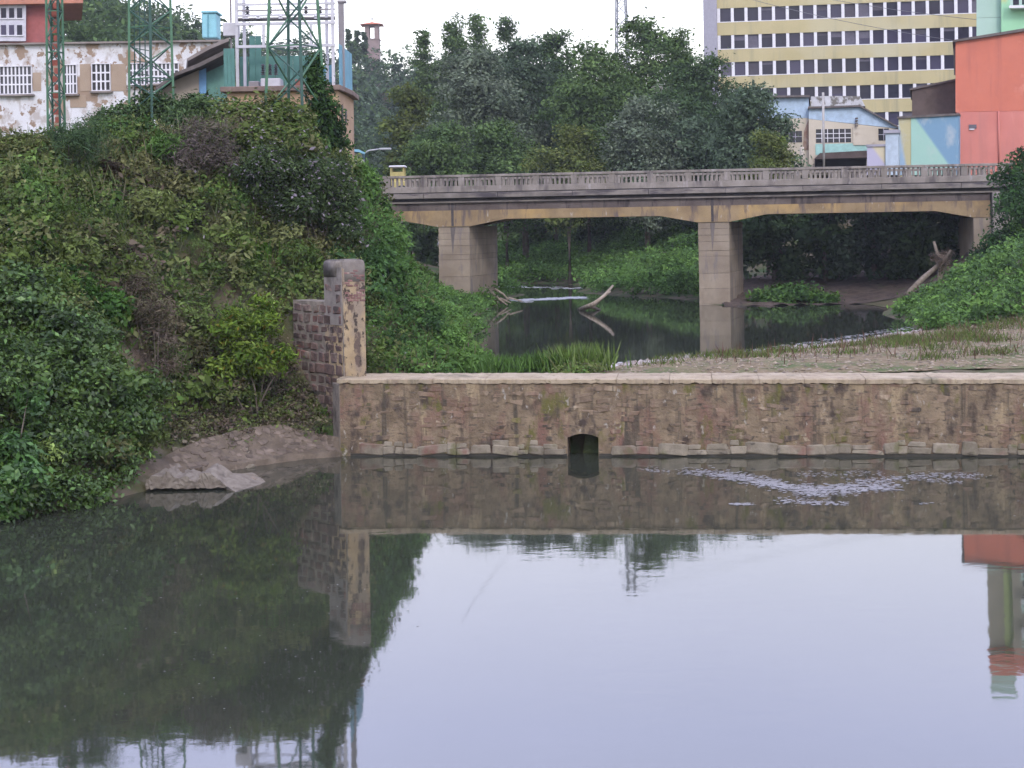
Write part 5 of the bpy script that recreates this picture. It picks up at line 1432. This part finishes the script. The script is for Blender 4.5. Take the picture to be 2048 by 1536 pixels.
EXTRA = [
    ('tall olive bush against the substation wall', [(540, 235, 49.7, .75, .55, .7), (585, 245, 49.4, .6, .5, .6)], OLIVE, .07, .5),
    ('round dark bush below the blue shed door', [(400, 235, 49.4, .6, .5, .6), (365, 250, 48.9, .55, .5, .5)], DKG, .065, .5),
    ('tangled green bush beside the broom', [(235, 275, 46.9, .75, .6, .55), (280, 270, 47.4, .6, .5, .5)], IVY + OLIVE, .07, .45),
    ('yellowish weed bush on the left skyline of the bank', [(30, 300, 43.9, .8, .6, .45), (75, 310, 43.4, .5, .5, .4)], DRYG + OLIVE, .06, .4),
    ('bright fern-like clump left of the dry shrub', [(330, 300, 45.9, .55, .45, .4)], FRESH, .1, .18),
    ('broad-leaved green clump in the middle of the bank', [(200, 430, 43.5, .7, .5, .5), (160, 460, 42.8, .5, .4, .4)], FRESH, .12, .55),
    ('dark hollow bush under the olive bush', [(300, 425, 44.5, .8, .5, .4), (370, 440, 44.8, .6, .5, .35)], [(0.05, 0.06, 0.03), (0.07, 0.06, 0.045)], .06, .4),
    ('fresh green bramble right of the vivid grass tuft', [(590, 520, 45.6, .6, .5, .4), (570, 570, 44.8, .5, .4, .35)], FRESH + OLIVE, .075, .5),
    ('ivy mound behind the gate pillar', [(760, 540, 48.5, .8, .7, .6), (775, 610, 48.6, .6, .6, .55), (735, 600, 46.5, .5, .5, .5)], IVY, .08, .7),
    ('bright creeper curtain on the right edge of the bank', [(728, 375, 51.6, .4, .5, .7), (752, 440, 52.4, .4, .5, .7), (778, 505, 53.5, .4, .5, .7), (798, 570, 55.5, .4, .5, .6), (808, 625, 59.0, .4, .5, .4)], [(0.085, 0.165, 0.04), (0.07, 0.135, 0.038), (0.10, 0.19, 0.05)], .075, .55),
    ('broad weeds at the foot of the bank beside the pool', [(790, 712, 47.0, .5, .5, .3), (850, 722, 47.0, .5, .5, .28), (920, 728, 46.8, .45, .4, .22)], FRESH, .11, .45)]
for lab, lbs, cols, lf, ar in EXTRA:
    shrub('bank_bush', lab, [lob(*l) for l in lbs], 75 * len(lbs), 28, 0.3, lf, cols, None, None, 'bush', 'bushes on the left bank', 4, min(0.6, max(0.15, ar)))
# grass tufts as things
def tuft(name, label, px, py, Z, n, hgt, spread, cols, cat='grass', group=None, width=0.016, lean=0.3):
    c = P(px, py, Z); 
    b = np.stack([c.x + RNG.normal(size=n) * spread, c.y + RNG.normal(size=n) * spread * 0.6, np.full(n, c.z)], axis=1)
    V, co = blades(b, RNG.uniform(0.5, 1.0, n) * hgt, lean, width, cols)
    o = poly_mesh(name, V, 5, co, LEAF)
    return tag(o, label, cat, group)
tuft('grass_tuft', 'vivid green grass tuft in the middle of the bank', 512, 530, 45.0, 260, 1.0, 0.28, [(0.09, 0.22, 0.03), (0.12, 0.26, 0.04)])
tuft('grass_tuft', 'tall pale green grass tuft behind the coping', 1165, 740, 44.4, 420, 0.95, 0.42, [(0.14, 0.22, 0.055), (0.11, 0.18, 0.045), (0.19, 0.25, 0.085)], lean=0.28, width=0.022)
tuft('grass_tuft', 'loose light green grass left of the tall pale tuft behind the coping', 1030, 742, 44.8, 420, 0.6, 0.55, FRESH, lean=0.4, width=0.022)
tuft('grass_tuft', 'green grass tuft at the foot of the weeds behind the coping', 1080, 735, 44.6, 320, 0.6, 0.26, FRESH, lean=0.4, width=0.024)

# ================================================================== WEEDS BEYOND THE POOL, RIGHT BANK
def weed_patch(name, label, x, y, hgt, per, leaf, cols, cr=0.35, layers=1):
    z = gz(x, y)
    n = len(x)
    C = np.stack([x, y, z + hgt], axis=1)
    D = unit(np.stack([-0.3 + RNG.normal(size=n) * .3, -0.8 + RNG.normal(size=n) * .3, np.full(n, 0.55)], axis=1))
    pos, nrm, S, colr = clump_leaves(C, D, per, cr, leaf, pal(n, cols), jit=0.25)
    return tag(poly_mesh(name, leaf_quads(pos, nrm, S, 0.5), 4, colr, LEAF), label, 'weeds', kind='stuff')
# leaf litter and low growth on the slope in front of the wing wall
n = 3600
x = RNG.uniform(-9.6, -4.4, n); y = RNG.uniform(38.2, 44.6, n); z = gz(x, y)
px, py = project(x, y, z); a_, b_2 = dam_local(x, y)
ok = (py > 690) & (py < np.where(px < 500, 885, 862) + RNG.normal(size=n) * 10) & (px > 315) & (px < 660) & ~((a_ > 0.0)) & (b_2 < 0.45 - np.minimum(a_, 0) * 1.0)
weed_patch('leaf_litter', 'dry leaf litter and low weeds on the slope before the wing wall', x[ok], y[ok], RNG.uniform(0.02, 0.2, int(ok.sum())), 16, 0.05, BROWN + BROWN + OLIVE + [(0.06, 0.05, 0.04)], 0.2)
# low bright weeds where the left bank runs out beside the pool
n = 9000
x = RNG.uniform(-10, 2.6, n); y = RNG.uniform(43.6, 88, n); z = gz(x, y)
px, py = project(x, y, z); a_, b_2 = dam_local(x, y)
ok = (z > UP + 0.02) & (z < 5.2) & (px > 765) & (px < 1135) & (b_2 > 1.65) & ((y > 60) | (z < 3.4))
weed_patch('poolside_weeds', 'low bright green weeds at the foot of the left bank beside the pool', x[ok], y[ok], RNG.uniform(0.05, 0.32, int(ok.sum())), 22, 0.075, FRESH + [(0.085, 0.16, 0.05)], 0.26)
n = 5200
x = RNG.uniform(-4, 2.4, n); y = RNG.uniform(43.8, 58, n); z = gz(x, y)
px, py = project(x, y, z); a_, b_2 = dam_local(x, y)
ok = (z > UP - 0.04) & (z < 2.6) & (px > 850) & (px < 1135) & (b_2 > 1.65)
bv, bc = blades(np.stack([x, y, z], axis=1)[ok], RNG.uniform(0.2, 0.6, int(ok.sum())), 0.35, 0.02, cols=FRESH)
tag(poly_mesh('poolside_grass', bv, 5, bc, LEAF), 'light green grass between the left bank and the pool', 'grass', kind='stuff')
# far bank of the upstream reach
n = 8200
x = RNG.uniform(-8, 22, n); y = RNG.uniform(84, 165, n); z = gz(x, y)
px, py = project(x, y, z)
ok = (z > UP + 0.02) & (z < 6) & (px > 950) & (px < 1420) & (py > 470)
x, y = x[ok], y[ok]
hh = RNG.random(len(x)) * (0.55 + 0.75 * hump(x * 0.6, y * 0.6)) + 0.15
weed_patch('riverside_weeds', 'bright green weeds lining the far bank upstream of the bridge', x, y, hh, 26, 0.12, FRESH + [(0.075, 0.14, 0.045)], 0.5)
# bush on the little point under the right span
x = RNG.normal(size=420) * 1.35 + P(1590, 590, 83.5).x; y = RNG.normal(size=420) * 0.9 + 83.2
x = np.clip(x, P(1490, 600, 83).x, P(1672, 600, 83).x)
zt_ = np.exp(-((x - P(1590, 590, 83.5).x) / 1.9) ** 2) * 1.15
pw = shrub('point_bush', 'low rounded green bush at the water edge under the right span',
      [lob(1590, 600, 83.0, 1.6, 1.1, .85), lob(1540, 602, 83.2, 1.0, .8, .6), lob(1640, 605, 83.0, 1.0, .8, .45)], 230, 30, 0.4, 0.11, FRESH + IVY)
# right bank slope
n = 5200
x = RNG.uniform(14, 32, n); y = RNG.uniform(53, 80, n); z = gz(x, y)
px, py = project(x, y, z)
ok = (z > UP + 0.03) & (py < 662) & (px > 1795) & (z < 8) & (y > 56.5 - (x - 16) * 0.15) & ((y < 71) | (px > 1915))
x, y = x[ok], y[ok]
weed_patch('bank_weeds', 'bright green weeds on the right bank below the bridge end', x, y, RNG.random(len(x)) * 0.55 * (0.4 + hump(x, y)) + 0.08, 22, 0.09, FRESH + [(0.075, 0.13, 0.055)], 0.36)
shrub('bridge_end_shrub', 'dark green shrub covering the right end of the bridge',
      [lob(2030, 360, 72, 1.0, .9, .9), lob(2045, 430, 70, 1.2, 1, 1.1), lob(2000, 490, 70, .8, .8, .9), lob(1985, 540, 69, .55, .5, .6), lob(2060, 520, 68, 1.2, 1, 1.1), lob(2050, 320, 73, .55, .5, .6), lob(2090, 400, 71, 1.6, 1.2, 1.8), lob(1965, 515, 71, .35, .4, .6)],
      420, 32, 0.42, 0.10, [(0.035, 0.075, 0.028), (0.052, 0.105, 0.034), (0.045, 0.075, 0.04)], None)

# ================================================================== GRAVEL BAR
GRAVEL = mottle('gravel', (0.17, 0.128, 0.074), (0.255, 0.198, 0.118), 2.5, over=[((0.10, 0.125, 0.045), 0.8, (1, 1, 1), 0.46, 0.62), ((0.30, 0.25, 0.18), 5, (1, 1, 1), 0.58, 0.68)], rough=0.97, bump=1.0, bscale=18, bdist=0.04)
gxs, gys = np.arange(2.2, 28, 0.3), np.arange(42.0, 60.6, 0.3)
GX, GY = np.meshgrid(gxs, gys); GZ = gz(GX, GY)
l1, l2 = dam_local(GX, GY)
ppx, ppy = project(GX, GY, GZ)
keep = (l2 > 0.95) & (GZ > UP - 0.12) & (GZ < 3.0) & (ppy > 645)
ii = -np.ones(GX.shape, int); gv = []; gf = []
for r in range(GX.shape[0]):
    for c in range(GX.shape[1]):
        if keep[r, c]:
            ii[r, c] = len(gv); gv.append((GX[r, c], GY[r, c], GZ[r, c] + 0.035 + random.uniform(-.012, .02)))
for r in range(GX.shape[0] - 1):
    for c in range(GX.shape[1] - 1):
        q = (ii[r, c], ii[r, c + 1], ii[r + 1, c + 1], ii[r + 1, c])
        if min(q) >= 0: gf.append(q)
tag(mesh('gravel_bar', gv, gf, GRAVEL, smooth=True), kind='structure')
def pebbles(name, label, n, region, size, cols):
    x, y = region(n)
    z = gz(x, y)
    m = len(x)
    oct_ = np.array([(1, 0, 0), (0, 1, 0), (-1, 0, 0), (0, -1, 0), (0, 0, 1), (0, 0, -1)], float)
    tri = np.array([(0, 1, 4), (1, 2, 4), (2, 3, 4), (3, 0, 4)])
    s = size * RNG.uniform(0.5, 1.6, (m, 1)) * np.stack([RNG.uniform(.8, 1.5, m), RNG.uniform(.7, 1.2, m), RNG.uniform(.35, .8, m)], axis=1)
    V = oct_[None] * s[:, None, :] * (1 + RNG.normal(size=(m, 6, 1)) * 0.18)
    a = RNG.uniform(0, 6.28, m); ca, sa = np.cos(a)[:, None], np.sin(a)[:, None]
    V = np.stack([V[..., 0] * ca - V[..., 1] * sa, V[..., 0] * sa + V[..., 1] * ca, V[..., 2]], axis=2)
    V += np.stack([x, y, z + 0.05], axis=1)[:, None, :]
    T = V[:, tri].reshape(-1, 3, 3)
    c = np.repeat(pal(m, cols, 0.15), 4, axis=0)
    return tag(poly_mesh(name, T, 3, c, PEB), label, 'pebbles', kind='stuff')
def peb_mat():
    m, nt, b = new_mat('pebble'); a = nt.nodes.new('ShaderNodeAttribute'); a.attribute_name = 'col'
    nt.links.new(a.outputs['Color'], b.inputs['Base Color']); b.inputs['Roughness'].default_value = 0.95
    return m
PEB = peb_mat()
def reg_bar(n):
    x = RNG.uniform(2.4, 24, n); y = RNG.uniform(42, 59, n); z = gz(x, y)
    a, b = dam_local(x, y)
    ok = (b > 1.6) & (z > UP - 0.03) & (z < 2.6)
    return x[ok], y[ok]
pebbles('pebbles', 'tan and grey pebbles scattered over the gravel bar', 9000, reg_bar, 0.045, [(0.19, 0.145, 0.095), (0.25, 0.20, 0.135), (0.15, 0.12, 0.095), (0.29, 0.24, 0.175)])
def reg_edge(n):
    e = [(1210, 738), (1300, 728), (1400, 717), (1530, 704), (1650, 691), (1760, 676), (1850, 664)]
    pts = [W(a, b, UP) for a, b in e]
    t = RNG.uniform(0, len(pts) - 1.001, n); i = t.astype(int); f = t - i
    ax = np.array([p.x for p in pts]); ay = np.array([p.y for p in pts])
    return ax[i] * (1 - f) + ax[i + 1] * f + RNG.normal(size=n) * 0.2, ay[i] * (1 - f) + ay[i + 1] * f - np.abs(RNG.normal(size=n)) * 0.8
pebbles('cobbles', 'larger pale cobbles along the water edge of the gravel bar', 420, reg_edge, 0.11, [(0.30, 0.26, 0.24), (0.40, 0.37, 0.35), (0.24, 0.19, 0.17)])
n = 9000
cx0 = RNG.choice(70, n); cxs, cys = RNG.uniform(4, 22, 70), RNG.uniform(43.6, 56, 70)
x = cxs[cx0] + RNG.normal(size=n) * 0.42; y = cys[cx0] + RNG.normal(size=n) * 0.35; z = gz(x, y)
a_, b_2 = dam_local(x, y)
ok = (b_2 > 1.65) & (z > UP + 0.04) & (z < 3)
bv, bc = blades(np.stack([x, y, z + 0.03], axis=1)[ok], RNG.uniform(0.1, 0.34, int(ok.sum())), 0.5, 0.012, cols=[(0.11, 0.17, 0.04), (0.14, 0.16, 0.05), (0.16, 0.13, 0.08), (0.09, 0.14, 0.035)])
tag(poly_mesh('gravel_grass', bv, 5, bc, LEAF), 'thin grass growing through the gravel bar', 'grass', kind='stuff')
n = 500
x = RNG.uniform(6, 20, n); y = RNG.uniform(43.6, 56, n); z = gz(x, y); a_, b_2 = dam_local(x, y); ok = (b_2 > 1.7) & (z > UP + 0.05) & (z < 3)
bv, bc = blades(np.stack([x, y, z], axis=1)[ok], RNG.uniform(0.25, 0.6, int(ok.sum())), 0.25, 0.014, cols=[(0.13, 0.07, 0.055), (0.16, 0.11, 0.07)])
tag(poly_mesh('dry_stalks', bv, 5, bc, LEAF), 'reddish dry stalks on the gravel bar', 'stalks', kind='stuff')

# ================================================================== FOAM AND DRIFTWOOD
FOAM, nt_, b_f = new_mat('foam')
b_f.inputs['Base Color'].default_value = (0.27, 0.262, 0.255, 1); b_f.inputs['Roughness'].default_value = 0.8
def foam(name, label, strokes, z, sx, sy, cat='foam'):
    P_ = []; S_ = []
    for (p, q, n, spread, size) in strokes:
        t = RNG.random(n)
        X = p[0] + (q[0] - p[0]) * t + RNG.normal(size=n) * spread * 3.0; Y = p[1] + (q[1] - p[1]) * t + RNG.normal(size=n) * spread
        for a, b in zip(X, Y):
            w = W(a, b, z); P_.append((w.x, w.y, z + 0.006 + RNG.random() * 0.006)); S_.append(size * RNG.uniform(0.35, 1.3))
    P_ = np.array(P_); S_ = np.array(S_); n = len(P_)
    ang = np.linspace(0, 2 * math.pi, 7)[:-1]
    rad = S_[:, None] * RNG.uniform(0.5, 1.1, (n, 6))
    V = np.stack([P_[:, None, 0] + np.cos(ang) * rad * sx, P_[:, None, 1] + np.sin(ang) * rad * sy, np.repeat(P_[:, 2:3], 6, axis=1)], axis=2)
    return tag(poly_mesh(name, V, 6, None, FOAM), label, cat, kind='stuff')
foam('foam_flecks', 'drifting white foam flecks on the water below the dam', [
    ((1370, 942), (1500, 955), 316, 4, 0.025), ((1430, 950), (1560, 968), 442, 4, 0.027), ((1520, 965), (1640, 985), 442, 4.5, 0.030), ((1620, 978), (1790, 974), 589, 4.5, 0.030), ((1590, 990), (1720, 985), 210, 3.5, 0.023),
    ((1560, 1002), (1690, 1008), 178, 3, 0.025), ((1465, 1009), (1505, 1008), 62, 1.5, 0.025), ((1700, 965), (1850, 955), 273, 3.5, 0.023), ((1840, 952), (1960, 952), 198, 3.5, 0.023), ((1600, 950), (1760, 948), 136, 4, 0.021), ((1290, 938), (1340, 945), 62, 3, 0.021),
    ((1850, 960), (1920, 966), 62, 2, 0.021), ((1100, 960), (2000, 1030), 62, 18, 0.011), ((1840, 1008), (1865, 1007), 13, .8, 0.023)], 0.0, 2.3, 1.3)
foam('water_specks', 'tiny floating specks on the dark water at the left', [((150, 1180), (900, 1250), 60, 50, .014), ((100, 1350), (800, 1420), 50, 50, .011)], 0.0, 1.4, 1.0, 'specks')
FOAM_SOFT = FOAM
FOAM, nt_, b_f = new_mat('white_water')
b_f.inputs['Base Color'].default_value = (0.62, 0.63, 0.62, 1); b_f.inputs['Roughness'].default_value = 0.7
foam('rapids', 'white broken water of the little rapids behind the left pier', [((1045, 600), (1170, 595), 420, 1.0, .16), ((1020, 599), (1060, 604), 60, 1.0, .14), ((985, 573), (1160, 577), 130, 1.0, .16)], UP, 1.6, 1.0, 'rapids')
foam('shore_ripples', 'pale ripples where the pool meets the gravel bar', [((1220, 731), (1300, 727), 240, 2.5, .06), ((1500, 703), (1850, 652), 260, 1.8, .05), ((1650, 685), (1800, 665), 120, 2.5, .05)], UP, 1.8, 0.8, 'ripples')

db = thing('driftwood_branch', W(1190, 618, UP), 'bare driftwood branch sticking out of the pool between the piers', 'driftwood')
tube('branch', [W(1162, 621, UP) + Vector((0, 0, 0.05)), P(1190, 607, 78.5), P(1210, 590, 79), P(1226, 571, 79.5)], [0.14, 0.13, 0.1, 0.06], WOOD, db)
tube('branch', [P(1210, 590, 79), P(1222, 583, 79)], [0.07, 0.03], WOOD, db)
tube('branch', [W(1158, 619, UP), P(1180, 612, 79), W(1200, 620, UP)], [0.1, 0.12, 0.06], BARK, db)
lg = thing('leaning_log', P(1820, 590, 76), 'pale log leaning on tangled driftwood under the right bridge end', 'driftwood')
LOGM = mottle('old_log', (0.13, 0.105, 0.075), (0.24, 0.20, 0.15), 5, stretch=(1, 1, 0.3), bump=0.5)
tube('log', [P(1815, 590, 75), P(1845, 558, 76), P(1880, 528, 77)], [0.17, 0.15, 0.12], LOGM, lg)
for a, b, c in (((1868, 483), (1875, 510), (1900, 530)), ((1900, 520), (1885, 545), (1876, 580)), ((1872, 525), (1890, 520), (1902, 500)), ((1880, 530), (1878, 555), (1880, 585)), ((1890, 525), (1900, 545), (1895, 560))):
    tube('root', [P(*a, 77), P(*b, 76.8), P(*c, 76.6)], [0.07, 0.1, 0.05], LOGM, lg)
foliage('dry_tangle', [(*P(1885, 525, 76.8), .5, .4, .6)], 24, 22, 0.25, 0.16, [(0.24, 0.19, 0.14), (0.16, 0.12, 0.09)], None, lg, 0.08)
pd = thing('driftwood_heap', W(1000, 605, UP), 'small heap of dead branches caught behind the left pier', 'driftwood')
for a, b, c in (((985, 585), (1000, 600), (1015, 610)), ((984, 603), (1002, 597), (1022, 606)), ((990, 578), (1006, 588), (1018, 600)), ((1000, 606), (1020, 596), (1045, 603))):
    tube('branch', [P(*a, 85.5), P(*b, 85.2), P(*c, 85.0)], [0.07, 0.06, 0.03], WOOD, pd)
pp = tube('white_pipe', [P(800, 489, 140), P(895, 486, 140)], 0.14, WHITE)
tag(pp, 'white pipe crossing the stream left of the left pier', 'pipe')
rk = put_ = bpy.data.objects.new('pale_rock', aps[0]); COL.objects.link(rk)
q = W(1122, 566, UP); rk.location = q + Vector((0, 0, 0.1)); rk.scale = (0.9, 0.7, 0.5); tag(rk, 'pale rock at the foot of the far weeds', 'rock')

# bare earth bank under the right span
EARTH = mottle('bare_earth', (0.075, 0.055, 0.045), (0.12, 0.09, 0.07), 1.5, over=[((0.05, 0.04, 0.033), 2.5, (1, 1, 1), 0.55, 0.66)], rough=0.97, bump=1.0, bscale=5, bdist=0.1)
gxs, gys = np.arange(11.5, 26.5, 0.5), np.arange(81, 97, 0.5)
GX, GY = np.meshgrid(gxs, gys); GZ = gz(GX, GY) + 0.06 + RNG.normal(size=GX.shape) * 0.05
k = GX.shape[1]
tag(mesh('earth_bank', np.stack([GX, GY, GZ], axis=2).reshape(-1, 3), [(r * k + c, r * k + c + 1, (r + 1) * k + c + 1, (r + 1) * k + c) for r in range(GX.shape[0] - 1) for c in range(k - 1)], EARTH, smooth=True), kind='structure')

# ================================================================== HAZE
hz_m = bpy.data.materials.new('haze_air'); hz_m.use_nodes = True
hn = hz_m.node_tree; hn.nodes.clear()
ho = hn.nodes.new('ShaderNodeOutputMaterial'); hv = hn.nodes.new('ShaderNodeVolumePrincipled')
hv.inputs['Color'].default_value = (0.82, 0.88, 0.98, 1)
hv.inputs['Density'].default_value = 0.00026
hn.links.new(hv.outputs[0], ho.inputs['Volume'])
hz_o = box('haze', (-525, -325, -4), (525, 625, 90), hz_m)
tag(hz_o, 'thin bluish air over the whole valley', 'haze', kind='stuff')
